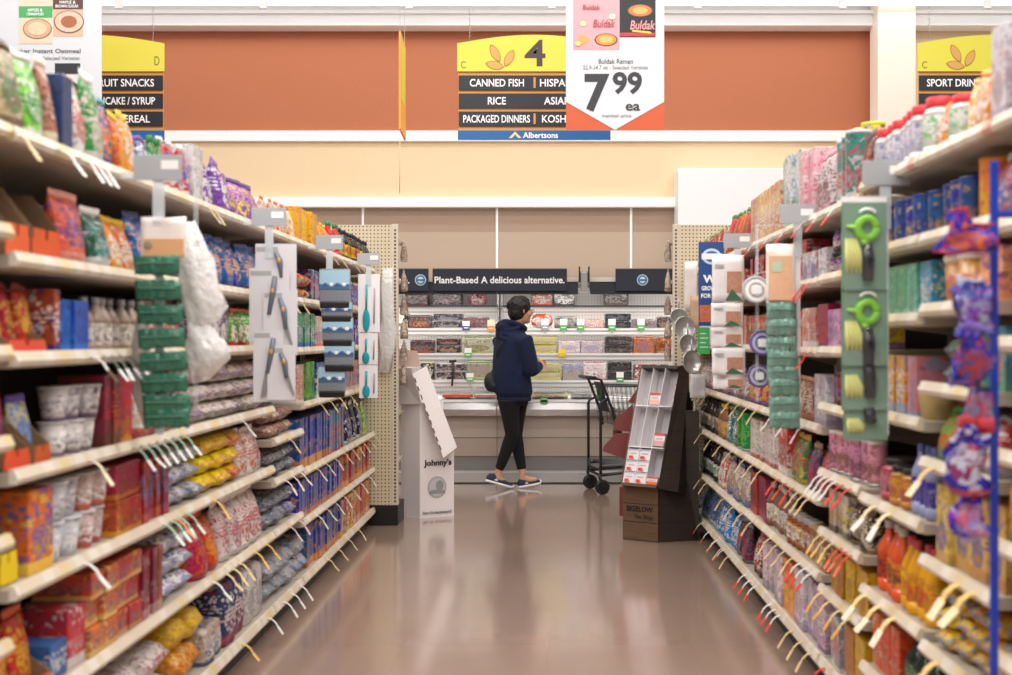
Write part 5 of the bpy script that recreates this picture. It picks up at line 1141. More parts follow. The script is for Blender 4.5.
# right 1: banana peelers on green cards
Y = 3.3; flag(884, 1.02, Y, 'grey shelf flag and strip above the green peeler cards on the right')
GC = mat('#6f937c', .35, var=.05); 
for i, (x0, y0, x1, y1, dy) in enumerate([(841, 197, 886, 290, .03), (841, 284, 887, 366, .02), (841, 346, 887, 410, .01), (843, 400, 887, 440, .0)]):
    o = P((x0+x1)/2, (y0+y1)/2, Y-dy); r = thing('carded_peeler', '%s green peeler card on the right strip, counted from the top' % ORD[i], 'kitchen tool', o, 0, 'green peeler cards on the right strip')
    A, C = P(x0, y1, Y-dy), P(x1, y0, Y-dy); h = C.z-A.z; w = C.x-A.x
    b = MB(); b.box(A.x, C.x, Y-dy-.006, Y-dy-.003, A.z, C.z, GC, .001); b.box(A.x, C.x, Y-dy-.007, Y-dy-.0062, C.z-h*.06, C.z, WHITE)
    b.build('card', r, rel=o)
    b = MB()
    for k in range(4):
        b.tube([(A.x+w*(.1+.07*k), Y-dy-.008, A.z+h*.55), (A.x+w*(.14+.09*k), Y-dy-.009, A.z+h*.35), (A.x+w*(.12+.1*k), Y-dy-.008, A.z+h*.18)], .008, mat('#d3d37e', .5), n=8, rads=[.003, .010, .003])
    b.build('banana_print', r, rel=o)
    xc = A.x+w*.55
    if i < 2:
        b = MB(); zc = A.z+h*.66
        b.tube([(xc+.026*cos(t*pi/8), Y-dy-.014, zc+.028*sin(t*pi/8)) for t in range(17)], .012, mat('#7cc62c', .25), n=10)
        b.tube([(xc-.012, Y-dy-.014, zc-.03), (xc, Y-dy-.014, zc-.05)], .010, mat('#8cc63c', .3), n=8); b.tube([(xc-.02, Y-dy-.014, zc), (xc-.058, Y-dy-.014, zc+.006)], .009, mat('#8cc63c', .3), n=8, rads=[.010, .004])
        b.tube([(xc+.022*cos(t*pi/8), Y-dy-.018, zc+.042+.012*sin(t*pi/8)) for t in range(9)], .004, mat('#f2f4f2', .15), n=6)
        b.build('green_head', r, rel=o)
        b = MB(); b.tube([(xc, Y-dy-.015, zc-.048), (xc+.002, Y-dy-.017, zc-.09), (xc+.002, Y-dy-.015, zc-.15)], .013, mat('#14171c', .2), n=10, rads=[.014, .019, .015]); b.build('handle', r, rel=o)
    else:
        b = MB(); b.tube([(xc, Y-dy-.014, A.z+h*.82), (xc+.006, Y-dy-.016, A.z+h*.5), (xc+.008, Y-dy-.014, A.z+h*(.2 if i == 2 else .45))], .013, mat('#14171c', .2), n=10, rads=[.016, .019, .015]); b.build('handle', r, rel=o)
    b = MB(); b.box(A.x+.002, C.x-.002, Y-dy-.034, Y-dy-.007, A.z+.004, C.z-.012, mat('#f4f8f8', .04, alpha=.04), .01); b.build('clear_blister', r, rel=o)
# right 2: pale green packets under a tan header
Y = 4.4; flag(797, 1.0, Y, 'grey shelf flag and strip above the pale green packets on the right')
b = MB(); wavy_card(b, 766, 244, 795, 306, Y-.012, mat('#efe6da', .3), seed=5); rect(b, 769, 256, 792, 300, Y-.02, mat('#dfb48e', .5, var=.1, vscale=60), 0, .004); rect(b, 772, 262, 782, 272, Y-.0245, mat('#b9cfae', .5), 0, .001)
t = b.build('header_card'); tag(t, 'white and tan header card above the pale green packets, right side', 'card')
packets(765, 795, [303, 319, 336, 350, 364, 378, 396, 411], Y, 'pale green packet on the right clip strip,', mat('#769c8d', .15, bump=.8, bscale=38), GPD, 'pale green packets on the right strip', dx=.5, hh=17)
# round lids hanging beside
for i, (cx_, cy_, c1_, c2_, nm) in enumerate([(756, 290, '#a9aab0', '#e4dcd8', 'grey rimmed round strainer lid hanging, uppermost of three'), (762, 343, '#5a4a8a', '#a8a4b8', 'purple rimmed round lid hanging, middle of three'), (759, 376, '#5b4487', '#b0aab8', 'purple rimmed round lid hanging, lowest of three')]):
    Yd = 4.46+.03*i; p = P(cx_, cy_, Yd); M = Matrix.Translation(p) @ Matrix.Rotation(R(78), 4, 'X'); rr = (14-1*i)/F*Yd
    b = MB(); b.lathe([(rr*.82, .0), (rr*.82, .006)], mat(c2_, .3), n=32, mx=M); 
    b.tube([M @ Vector((rr*.9*cos(t*pi/16), rr*.9*sin(t*pi/16), .004)) for t in range(33)], rr*.12, mat(c1_, .3), n=8)
    b.tube([M @ Vector((rr*.5*cos(t*pi/12), rr*.5*sin(t*pi/12), .008)) for t in range(25)], rr*.06, mat(c1_, .3), n=6)
    b.box(p.x-rr*.35, p.x+rr*.35, Yd-.016, Yd-.012, p.z-rr*.3, p.z+rr*.3, WHITE, .001)
    t = b.build('round_lid'); tag(t, nm, 'lid', 'round lids hanging on the right')
# right 3: white photo cards
Y = 5.6; flag(737, 1.05, Y, 'grey shelf flag and strip above the white photo cards on the right')
for i, (x0, y0, x1, y1, dy) in enumerate([(712, 255, 744, 302, .0), (711, 303, 743, 327, .008), (711, 327, 743, 348, .0), (712, 348, 745, 375, .008), (713, 374, 745, 389, 0)]):
    b = MB(); wavy_card(b, x0, y0, x1, y1, Y-.012-dy, mat('#e9e6e6', .3), seed=i*3); A = P(x0+16, y0+(y1-y0)*.62, Y-dy); rect(b, x0+15, y0+(y1-y0)*.35, x1-2, y0+(y1-y0)*.8, Y-.02-dy, mat('#b98a70', .5, var=.4, vscale=70), 0, .001)
    ppoly(b, [(x0+13, y1-1), (x0+20, y0+(y1-y0)*.72), (x1-1, y1-1)], Y-.02-dy, mat('#3f6a50', .5), .0012, .001)
    rect(b, x0+3, y0+(y1-y0)*.2, x0+12, y0+(y1-y0)*.27, Y-.02-dy, GREYP, 0, .001)
    t = b.build('photo_card_pack'); tag(t, '%s white food-photo pack on the right strip, counted from the top' % ORD[i], 'card pack', 'white photo packs on the right strip')
# far right: strainers, blue poster, green tag, small packs
Yp = 6.3; o = P(712, 301, Yp); r = thing('blue_poster', 'tall blue poster with white emblem at the right far end', 'poster', o)
b = MB(); A, C = P(698.5, 346, Yp), P(724, 242, Yp); b.box(A.x, C.x, Yp-.003, Yp, A.z, C.z, mat('#1f4a86', .4)); b.build('sheet', r, rel=o)
b = MB(); ppoly(b, [(711.5+9.5*cos(t*pi/12), 256.5+8*sin(t*pi/12)) for t in range(24)], Yp, mat('#c9d9e8', .4), .0032, .001); ppoly(b, [(711.5+7*cos(t*pi/12), 256.5+5.5*sin(t*pi/12)) for t in range(24)], Yp, mat('#2f629c', .4), .0044, .001)
rect(b, 701.5, 253.5, 722, 259.5, Yp, mat('#e6edf4', .4), .0056, .001); b.build('round_emblem', r, rel=o)
words(r, o, 'W', 703, 275, 716, 283, Yp, LET, .0034, .04); words(r, o, 'GROWN', 701.5, 286, 718, 290.5, Yp, LET, .0034, .03); words(r, o, 'FOR A', 701, 293.5, 716, 298, Yp, LET, .0034, .03)
b = MB(); rect(b, 699.5, 305, 723, 322, Yp, mat('#b8684a', .5, var=.4, vscale=60), .0034, .001); rect(b, 699.5, 326, 723, 345, Yp, mat('#cfc8c2', .5, var=.2, vscale=60), .0034, .001); b.build('food_print', r, rel=o)
Yg = 6.295; b = MB(); rect(b, 697.5, 327.5, 709.5, 354, Yg, mat('#3da35a', .4), 0, .003)
for k in range(4): rect(b, 700, 333+k*4.5, 706+k % 2*2, 334.2+k*4.5, Yg, mat('#bfe0c4', .4), .0032, .0005)
t = b.build('green_tag'); tag(t, 'small green shelf tag beside the blue poster at right', 'tag')
for i, (cx_, cy_, rp) in enumerate([(679, 317, 8.5), (685, 327, 10.5), (688, 344, 9.5), (692, 362, 11.5)]):
    Ys = 6.9-.05*i; p = P(cx_, cy_, Ys); M = Matrix.Translation(p) @ Matrix.Rotation(R(80), 4, 'X') @ Matrix.Rotation(.2*i, 4, 'Y'); rr = rp/F*Ys
    r = thing('mesh_strainer', '%s silver round strainer hanging at right far end, counted downwards' % ORD[i], 'strainer', p, 0, 'silver strainers hanging at the right end')
    b = MB(); b.tube([M @ Vector((rr*cos(t*pi/16), rr*sin(t*pi/16), 0)) for t in range(33)], .004, STEEL, n=6); b.build('rim', r, rel=p)
    b = MB(); b.lathe([(rr*.97, 0), (rr*.8, -.02), (rr*.45, -.035), (rr*.05, -.04)], mat('#b3b3b0', .3, .5), n=24, mx=M, cap=False); b.build('mesh_bowl', r, rel=p)
    b = MB(); b.tube([M @ Vector((0, rr, 0)), M @ Vector((.0, rr+.07, .0))], .004, STEEL, n=6); b.build('handle', r, rel=p)
for i, (x0, y0, x1, y1, c_) in enumerate([(684, 262, 697, 312, '#d8cfc8'), (690, 296, 700, 330, '#c9a88a'), (689, 352, 700, 392, '#c8a98c'), (690, 374, 705, 398, '#d0d4d6')]):
    b = MB(); wavy_card(b, x0, y0, x1, y1, 7.03-.012*i, mat(c_, .4, var=.15, vscale=30), seed=i+30, th=.02)
    t = b.build('hanging_pack'); tag(t, '%s narrow pack hanging by the right pegboard, counted downwards' % ORD[i], 'pack', 'narrow packs by the right pegboard')
# goods on the edges of the end stands
for s_, xx, side in ((-1, -1.02, 'left'), (1, .862, 'right')):
    for i, z in enumerate([1.93, 1.72, 1.55, 1.38, 1.22, 1.05]):
        NROW[0] += 1; b, _ = k_pouch(.12, .05, .15, ('#c8b8a8', '#8a7468', '#a86a50') if i % 2 else ('#b09a8c', '#d8d0c8', '#7a5a50'), NROW[0])
        q = b.build('snack_packet', loc=(xx, 8.2, z-.09)); q.rotation_euler = (0, 0, 0 if s_ < 0 else pi)
        tag(q, '%s small packet hanging behind the %s end stand, counted downwards' % (ORD[i], side), 'packet', 'packets on the %s end stand edge' % side)

# blue clip strip with candy bags, near right
o = Vector((.925, 2.38, .3)); r = thing('blue_clip_strip', 'long blue plastic clip strip hanging at the right near edge', 'merchandising strip', o)
BL = mat('#1f3fb0', .3)
b = MB(); b.box(.917, .934, 2.376, 2.384, .3, 1.665, BL, .002); b.build('strip', r, rel=o)
b = MB(); b.box(.930, 1.0, 2.374, 2.386, 1.548, 1.562, BL, .003); b.build('hook', r, rel=o)
for i, (cx_, cy_, w_, h_, a_, c_) in enumerate([(966, 232, 46, 38, 15, ('#2b3fb8', '#d8404a', '#e6662c')), (975, 300, 34, 56, -12, ('#243a9c', '#d0d4e4', '#7a2a90')), (968, 352, 40, 52, 25, ('#2a3aa8', '#8a7adc', '#c8404a')), (976, 398, 30, 60, -6, ('#2c3f9e', '#b8bcd8', '#c8503c')), (966, 455, 36, 70, 10, ('#2440a8', '#d04050', '#e0e0ec')), (972, 512, 32, 50, -14, ('#2246c8', '#c0c4e0', '#c84a50'))]):
    Yq = 2.36; NROW[0] += 1; w = w_/F*Yq; h = h_/F*Yq; b, _ = k_pouch(w, .03, h, c_, NROW[0])
    for v_ in b.bm.verts:
        k1 = nz(v_.co, 26, .035, i*9); v_.co += Vector((k1*.5, k1, nz(v_.co, 22, .032, i*5)))
    q = b.build('candy_bag'); p = P(cx_, cy_, Yq-.012); q.location = (p.x, p.y-.0, p.z-h/2); q.rotation_euler = (0, R(a_), -pi/2)
    tag(q, '%s shiny blue candy bag on the blue strip, counted from the top' % ORD[i], 'bag', 'blue candy bags on the blue strip')

# ---------------------------------------------------------------- shopper
YP = 9.9
def pp(px, py, dy=0):
    q = P(px, py, YP); return Vector((q.x, YP+dy, q.z))       # offset dy goes into depth at true size
def remeshed(o, voxel, smooth=6, sub=0):
    m = o.modifiers.new('remesh', 'REMESH'); m.mode = 'VOXEL'; m.voxel_size = voxel; m.use_smooth_shade = True
    s = o.modifiers.new('smooth', 'SMOOTH'); s.iterations = smooth; s.factor = .5
    return o
base = Vector((pp(512, 488).x, YP, 0))
pr_ = thing('person', 'person in navy hoodie and black leggings facing the refrigerated case', 'person', base)
fx = Vector((.8, .6, 0)); lx = Vector((-.6, .8, 0))
def ell(cx, py, a, b_, dy=0, n=28, tilt=0):
    c = pp(cx, py, dy); return [c+lx*a*cos(2*pi*k/n)+fx*b_*sin(2*pi*k/n)+Vector((0, 0, tilt*sin(2*pi*k/n))) for k in range(n)]
SK = mat('#c99678', .5, bump=.05, bscale=60); HAIR = mat('#0b0909', .6, bump=.8, bscale=50); HOOD = mat('#0b1838', .95, bump=.35, bscale=220, var=.12, vscale=30); LEG = mat('#07080b', .95, bump=.15, bscale=200); SHN = mat('#1b2440', .7, bump=.3, bscale=150)
# body: one continuous surface (head, neck, trunk, arms, hands, legs)
b = MB()
hr = R(27); hf = Vector((cos(hr), sin(hr), 0)); hl = Vector((-sin(hr), cos(hr), 0)); hc = pp(521.3, 311.3)
def hp(f, l, u): return hc+hf*f+hl*l+Vector((0, 0, u))
HM = Matrix(((hf.x, hl.x, 0, hc.x), (hf.y, hl.y, 0, hc.y), (0, 0, 1, hc.z), (0, 0, 0, 1)))
b.ball((-.012, 0, .025), .092, .074, .088, SK, mx=HM); b.ball((.018, 0, -.035), .068, .058, .078, SK, mx=HM)
b.ball((.062, 0, -.088), .024, .024, .020, SK, n=8, mx=HM)                                   # chin
b.tube([hp(.084, 0, .015), hp(.100, 0, -.02), hp(.088, 0, -.032)], .012, SK, rads=[.007, .013, .010])      # nose
b.tube([hp(.078, -.02, -.055), hp(.086, 0, -.053), hp(.078, .02, -.055)], .007, SK)
for q in (-1, 1):
    b.ball((.076, q*.03, .006), .012, .015, .010, SK, n=8, mx=HM); b.ball((.045, q*.05, -.02), .03, .02, .03, SK, n=8, mx=HM)
    b.tube([hp(-.005, q*.073, .022), hp(-.016, q*.084, .012), hp(-.016, q*.084, -.008), hp(-.004, q*.076, -.022)], .008, SK, rads=[.006, .009, .008, .006])  # ear
b.tube([hp(-.015, 0, -.05), pp(513, 328), pp(511.5, 337)], .055, SK, n=16)
b.rings([ell(512, y, a, c) for y, a, c in ((336, .08, .06), (345, .16, .085), (370, .14, .09), (392, .15, .10), (400, .13, .09))], SK)
RS, RE, RH = pp(525, 341, -.15), pp(532, 369, -.15), pp(539.2, 366, .04)
LS, LE, LH = pp(500, 341, .15), pp(511, 370, .26), pp(531, 366, .33)
for S_, E_, H_ in ((RS, RE, RH), (LS, LE, LH)):
    b.tube([S_, S_*.5+E_*.5, E_], .04, SK, n=12, rads=[.05, .044, .036]); b.tube([E_, E_*.5+H_*.5, H_], .03, SK, n=12, rads=[.036, .034, .024])
def hand(H_, d, n_, par):
    d = d.normalized(); s_ = Vector((0, 0, 1)).cross(d).normalized(); up = d.cross(s_).normalized()
    b.tube([H_, H_+d*.03, H_+d*.08], .03, SK, n=12, rads=[.024, .032, .030], flat=.6)
    for k in range(4):
        off = s_*0+up*(.026-.0175*k); L_ = (.062, .070, .066, .052)[k]; side = s_*n_
        a_ = H_+d*.075+off; m1 = a_+d*L_*.45+side*.006; m2 = m1+d*L_*.25+side*.018; m3 = m2+d*L_*.05+side*.022
        b.tube([a_-d*.02, a_, m1, m2, m3], .008, SK, n=8, rads=[.009, .009, .0085, .0078, .0065])
    t0 = H_+d*.03+up*.022; b.tube([t0, t0+up*.022+d*.015+s_*n_*.01, t0+up*.028+d*.042+s_*n_*.02], .009, SK, n=8, rads=[.012, .010, .008])
hand(RH, (RH-RE), 1, 0); hand(LH, (LH-LE), -1, 0)
NH, NK, NA = pp(509, 399, -.07), pp(512.5, 434, -.06), pp(498.5, 471.5, -.03)
FH, FK, FA = pp(517, 399, .07), pp(515, 436, .09), pp(522.3, 472.5, .04)
for A_, B_, C_ in ((NH, NK, NA), (FH, FK, FA)):
    b.tube([A_, B_*.5+A_*.5, B_], .06, SK, n=14, rads=[.078, .064, .05]); b.tube([B_, B_*.65+C_*.35, C_], .05, SK, n=14, rads=[.05, .048, .030])
NT, FT = pp(508, 484.5, -.03+.05), pp(536.5, 480.5, .08)
for C_, T_ in ((NA, NT), (FA, FT)):
    b.tube([C_, C_+Vector((-.005, 0, -.05)), (C_+Vector((0, 0, -.08)))*.5+T_*.5, T_], .03, SK, n=12, rads=[.031, .034, .032, .02])
body = remeshed(b.build('body', pr_, rel=base), .0075, 3)
# hair
b = MB(); b.ball((-.022, 0, .040), .104, .091, .094, HAIR, mx=HM); b.ball((-.045, 0, -.005), .078, .080, .085, HAIR, mx=HM); b.ball((-.06, 0, -.05), .045, .055, .04, HAIR, mx=HM)
rr = random.Random(4)
for k in range(46):
    a_ = rr.uniform(0, 2*pi); e_ = rr.uniform(-.2, 1.3); d_ = Vector((cos(a_)*cos(e_), sin(a_)*cos(e_), sin(e_)))
    if d_.x > .55 and d_.z < .6: continue
    b.ball((-.022+d_.x*.095, d_.y*.083, .04+d_.z*.085), .022, .018, .018, HAIR, n=6, mx=HM)
remeshed(b.build('hair', pr_, rel=base), .007, 2)
# eyes, brows, glasses
b = MB()
for q in (-1, 1):
    b.ball((.084, q*.03, .006), .006, .011, .006, mat('#ece8e4', .2), n=8, mx=HM); b.ball((.0885, q*.03, .006), .0035, .0045, .0045, mat('#1c1410', .2), n=8, mx=HM)
b.build('eyes', pr_, rel=base)
b = MB()
for q in (-1, 1):
    b.tube([hp(.098+.0*t, q*.032+.022*cos(t*pi/6), .006+.016*sin(t*pi/6)) for t in range(13)], .0022, BLACK, n=6); b.tube([hp(.098, q*.054, .01), hp(.05, q*.078, .014), hp(-.012, q*.082, .012)], .0022, BLACK, n=6)
b.tube([hp(.098, -.011, .008), hp(.101, 0, .01), hp(.098, .011, .008)], .0022, BLACK, n=6)
b.build('glasses', pr_, rel=base)
# hoodie
b = MB()
b.rings([ell(cx, y, a, c, 0) for y, cx, a, c in ((328, 513, .075, .075), (332, 512, .12, .10), (336, 512, .175, .118), (341, 512, .20, .128), (350, 512, .20, .14), (362, 511.5, .19, .15), (376, 511.5, .185, .155), (387, 512.5, .19, .158), (392.5, 513.5, .185, .155), (396, 514, .165, .14), (398.5, 514, .158, .132))], HOOD)
for S_, E_, H_, q in ((RS, RE, RH, 1), (LS, LE, LH, 0)):
    Hs = E_+(H_-E_)*.92; mid = S_*.5+E_*.5
    b.tube([S_+Vector((-.05 if q else .05, .04 if q else -.04, .0)), S_, mid, E_+Vector((-.0, 0, -.004))], .07, HOOD, n=16, rads=[.072, .078, .072, .064]); b.tube([E_, E_*.5+Hs*.5, Hs], .06, HOOD, n=16, rads=[.064, .058, .044])
    b.ball(E_, .065, .065, .062, HOOD)
# hood lying on the back, with folds and opening rim
b.ball(pp(509.5, 330.5, -.0), .12, .115, .062, HOOD); b.ball(pp(506, 327, -.01), .095, .10, .062, HOOD); b.ball(pp(505, 334, -.01), .085, .09, .055, HOOD)
hcn = pp(514, 325.5)
b.tube([hcn+fx*.095*cos(t*pi/10)+lx*.092*sin(t*pi/10)+Vector((0, 0, -.035*cos(t*pi/10))) for t in range(21)], .024, HOOD, n=10)
for k in range(3): b.tube([pp(499+k*2.5, 337-3.5*k, -.10), pp(508+k*2, 340-5*k, -.13+.01*k), pp(518+k, 336-4*k, -.12)], .014, HOOD, n=8)
# folds on the back, waist gather
for (a0, a1, a2) in ((pp(503, 350, -.115), pp(506, 365, -.135), pp(503, 382, -.13)), (pp(514, 352, -.15), pp(513, 370, -.165), pp(510, 388, -.155)), (pp(524, 356, -.165), pp(521, 374, -.165), pp(523, 388, -.165)), (pp(498, 388, -.075), pp(508, 392, -.14), pp(522, 391, -.165))):
    b.tube([a0, a1, a2], .014, HOOD, n=8, rads=[.008, .017, .008])
remeshed(b.build('hoodie', pr_, rel=base), .0085, 5)
b = MB(); b.rings([ell(514, y, a, c) for y, a, c in ((396.2, .160, .135), (397.5, .168, .143), (400.0, .165, .14), (401, .155, .13))], mat('#131c36', .95, bump=.5, bscale=90)); b.build('hem_band', pr_, rel=base)
# leggings
b = MB()
b.rings([ell(513.5, y, a, c) for y, a, c in ((392, .13, .10), (399, .145, .125), (405, .13, .12))], LEG)
for A_, B_, C_ in ((NH, NK, NA), (FH, FK, FA)):
    e = B_+(C_-B_)*.93
    b.tube([A_, A_*.6+B_*.4, B_, B_*.7+e*.3, e], .06, LEG, n=18, rads=[.098, .080, .062, .058, .039])
remeshed(b.build('leggings', pr_, rel=base), .008, 4)
# shoes
def shoe(heel, toe, nm):
    d = (toe-heel); L_ = d.length; d.normalize(); s_ = Vector((0, 0, 1)).cross(d).normalized(); u = d.cross(s_)
    def q(f, s, z): return heel+d*f*L_+s_*s+u*z
    prof = [(0, .022, .055), (.06, .034, .075), (.2, .036, .082), (.33, .038, .078), (.5, .042, .062), (.7, .046, .050), (.87, .040, .040), (.97, .022, .028), (1.0, .008, .018)]
    b = MB(); b.rings([[q(f, w*cos(2*pi*k/16), max(.016, .018+(h-.018)*max(0, sin(2*pi*k/16)) if sin(2*pi*k/16) > 0 else .016)) for k in range(16)] for f, w, h in prof], SHN)
    o = b.build('shoe', pr_, rel=base)
    b = MB(); b.rings([[q(f*1.02-.01, w*1.08*math.copysign(abs(cos(2*pi*k/16))**.8, cos(2*pi*k/16)), (.020 if sin(2*pi*k/16) > 0 else .0)+(.012 if f > .9 else 0)*1) for k in range(16)] for f, w, h in prof], WHITE)
    b.build('sole', o, rel=base)
    b = MB()
    for k in range(4): b.tube([q(.42+.07*k, -.022, .064-.006*k), q(.43+.07*k, 0, .074-.006*k), q(.42+.07*k, .022, .064-.006*k)], .003, mat('#3a4870', .7), n=6)
    b.prism([q(.2, -.037, .03), q(.36, -.041, .03), q(.30, -.038, .05)], s_*(-.004), mat('#c9ccd4', .5)); b.build('laces', o, rel=base)
shoe(pp(486.2, 480.5, -.06), pp(513, 489.0, -.04+.06), 0); shoe(pp(518.6, 488.3, .02), pp(541, 485.2, .12), 1)
# shoulder bag
b = MB(); c = pp(491, 382, .0); b.ball(c, .062, .07, .088, mat('#15161c', .6, bump=.4, bscale=60)); b.ball(c+Vector((.02, 0, -.03)), .07, .075, .06, mat('#15161c', .6, bump=.4, bscale=60))
bag = b.build('shoulder_bag'); remeshed(bag, .01, 4)
b = MB(); st = [c+Vector((.0, -.0, .075)), pp(495.5, 365, -.02), pp(497.5, 352, -.10), pp(503, 341, -.15)]; b.tube(st, .006, BLACK, n=8); b.build('strap', bag)
tag(bag, 'black shoulder bag worn at the left hip of the person', 'bag')

# ---------------------------------------------------------------- shopping cart
CB = mat('#16181a', .4); CWR = mat('#5a5d60', .35, .4)
co = Vector((.40, 9.70, 0)); ct = thing('shopping_cart', 'small black two-tier shopping cart beside the wooden tea display', 'cart', co)
u = Vector((-.23, .97, 0)).normalized(); v = Vector((.97, .23, 0)).normalized()
def cq(f, l, z): return co+v*f+u*l+Vector((0, 0, z))
for f, l in ((.0, -.19), (.0, .19), (.52, -.16), (.52, .16)):
    c = cq(f+.015, l, .062); M = Matrix.Translation(c) @ Matrix(((v.x, 0, -u.x), (v.y, 0, -u.y), (0, 1, 0))).to_4x4()
    w = MB(); w.lathe([(.036, -.016), (.056, -.018), (.062, -.01), (.062, .01), (.056, .018), (.036, .016)], BLACK, n=24, mx=M); w.lathe([(.035, -.013), (.035, .013)], mat('#8c9094', .4), n=20, mx=M)
    for k in range(5): a_ = 2*pi*k/5; w.prism([M @ Vector((.010*cos(a_-.9), .010*sin(a_-.9), -.0165)), M @ Vector((.034*cos(a_-.15), .034*sin(a_-.15), -.0165)), M @ Vector((.034*cos(a_+.15), .034*sin(a_+.15), -.0165)), M @ Vector((.010*cos(a_+.9), .010*sin(a_+.9), -.0165))], (M.to_3x3() @ Vector((0, 0, .033))), BLACK)
    wo = w.build('wheel', ct, rel=co)
    w = MB(); w.tube([cq(f+.015, l-.024, .062), cq(f, l-.024, .13), cq(f-.005, l, .150)], .008, CB); w.tube([cq(f+.015, l+.024, .062), cq(f, l+.024, .13), cq(f-.005, l, .150)], .008, CB); w.tube([cq(f-.005, l, .13), cq(f-.005, l, .165)], .014, CB)
    w.build('caster_fork', ct, rel=co)
b = MB()
for l in (-.19, .19): b.tube([cq(0, l, .16), cq(.55, l*.85, .20)], .013, CB); b.tube([cq(0, l, .225), cq(.55, l*.85, .25)], .009, CB)
for f in (0, .28, .55): b.tube([cq(f, -.19+.05*f, .16+.07*f), cq(f, .19-.05*f, .16+.07*f)], .011, CB)
b.build('base_frame', ct, rel=co)
b = MB()
for l in (-.19, .19): b.tube([cq(0, l, .16), cq(0, l, .74), cq(.015, l, .77), cq(.06, l, .785)], .012, CB)
b.tube([cq(.0, -.19, .2), cq(.0, .19, .2)], .010, CB); b.tube([cq(.06, -.19, .785), cq(.06, .19, .785)], .010, CB); b.build('rear_uprights', ct, rel=co)
b = MB(); b.box(-.05, .05, -.004, .004, -.03, .03, mat('#3a3f40', .5), .002, mx=Matrix.Translation(cq(-.016, .12, .24)) @ Matrix(((u.x, v.x, 0), (u.y, v.y, 0), (0, 0, 1))).to_4x4()); b.build('maker_plate', ct, rel=co)
b = MB(); b.tube([cq(-.06, -.24, .965), cq(-.06, .24, .965)], .016, CB, n=12); 
for l in (-.2, .2): b.tube([cq(-.06, l, .965), cq(.0, l, .95), cq(.10, l, .70), cq(.13, l, .55)], .012, CB)
b.build('handle', ct, rel=co)
b = MB(); b.prism([cq(.0, -.19, .93), cq(.075, -.19, .68), cq(.075, .02, .68), cq(.0, .02, .93)], v*.006, mat('#22262a', .5)); 
for k in range(3): b.tube([cq(.03, -.09, .82)-v*.012+u*.05*(k-.5)*cos(t*pi/8)*.9+Vector((0, 0, 1))*.05*sin(t*pi/8) for t in range(17)], .004, mat('#3f6a44', .5), n=6)
b.build('child_seat_flap', ct, rel=co)
b = MB()
for z0, z1, f0, f1 in ((.58, .90, .10, .60),):
    for z, ex in ((.90, 0), (.80, .0), (.69, 0), (.58, 0)):
        fs = .02+(.90-z)*.25; b.tube([cq(fs, -.2, z), cq(.60-(.9-z)*.3, -.17, z-.015), cq(.60-(.9-z)*.3, .17, z-.015), cq(fs, .2, z)], .007 if z == .90 else .0035, CB if z == .9 else CWR, n=6)
    for k in range(14):
        f = .04+.55*k/13
        for l in (-1, 1): b.tube([cq(f, l*(.2-.03*k/13), .895), cq(f*.9+.06, l*(.19-.03*k/13), .58)], .003, CWR, n=5)
    for k in range(9):
        l = -.18+.36*k/8; b.tube([cq(.105, l, .58), cq(.505, l*.9, .565), cq(.60, l*.86, .885)], .003, CWR, n=5)
b.build('upper_basket', ct, rel=co)
b = MB()
for k in range(8): l = -.17+.34*k/7; b.tube([cq(.03, l, .25), cq(.54, l*.85, .27), cq(.56, l*.85, .34)], .0035, CWR, n=5)
b.tube([cq(.03, -.17, .25), cq(.03, .17, .25)], .006, CB); b.build('lower_rack', ct, rel=co)

# ---------------------------------------------------------------- wooden tea display
def woodmat(name, c1, c2):
    m = bpy.data.materials.new(name); m.use_nodes = True; nt = m.node_tree; b = nt.nodes['Principled BSDF']; b.inputs['Roughness'].default_value = .55
    tc = nd(nt, 'ShaderNodeTexCoord'); mp = nd(nt, 'ShaderNodeMapping'); mp.inputs['Scale'].default_value = (1.5, 1.5, 22); nt.links.new(tc.outputs['Object'], mp.inputs[0])
    n = nd(nt, 'ShaderNodeTexNoise'); n.inputs['Scale'].default_value = 4; n.inputs['Detail'].default_value = 6; nt.links.new(mp.outputs[0], n.inputs['Vector'])
    sp = nd(nt, 'ShaderNodeSeparateXYZ'); nt.links.new(tc.outputs['Object'], sp.inputs[0])
    ln = mth(nt, 'LESS_THAN', mth(nt, 'FRACT', mth(nt, 'MULTIPLY', sp.outputs[2], 8.6)), .045)
    c = mixc(nt, n.outputs['Fac'], lin(c1), lin(c2)); nt.links.new(mixc(nt, ln, c, lin('#1a100a')), b.inputs['Base Color']); return m
WD = woodmat('printed_wood', '#4a3524', '#73563c'); WDD = woodmat('printed_dark_wood', '#1f1511', '#3a2a20'); MRN = mat('#7a3a38', .6, var=.05)
A0, A1, A2, A3, A4 = Vector((.489, 7.42, 0)), Vector((.704, 7.29, 0)), Vector((.975, 7.37, 0)), Vector((.965, 7.72, 0)), Vector((.56, 7.78, 0))
do = Vector((.75, 7.5, 0)); dr = thing('tea_display', 'dark wood-print cardboard tea display at the end of the right shelving', 'display stand', do)
b = MB(); b.prism([A0, A1, A1+(A4-A0), A4], (0, 0, .355), WD); fr = b.build('base_box', dr, rel=do)
b = MB(); b.prism([A1+Vector((.003, .004, 0)), A2, A2+Vector((0, 0, .83)), Vector((.815, 7.42, .83)), Vector((.712, 7.31, .352))], (-.02, .33, 0), WDD)
sb = b.build('side_body', dr, rel=do)
TL, TR_, BL_, BR_ = Vector((.613, 7.52, 1.12)), Vector((.858, 7.45, 1.118)), Vector((.47, 7.36, .357)), Vector((.693, 7.235, .352))
eu = (BR_-BL_); ev = (TL-BL_); en = eu.cross(ev).normalized()
if en.y > 0: en = -en            # toward camera
bk = -en
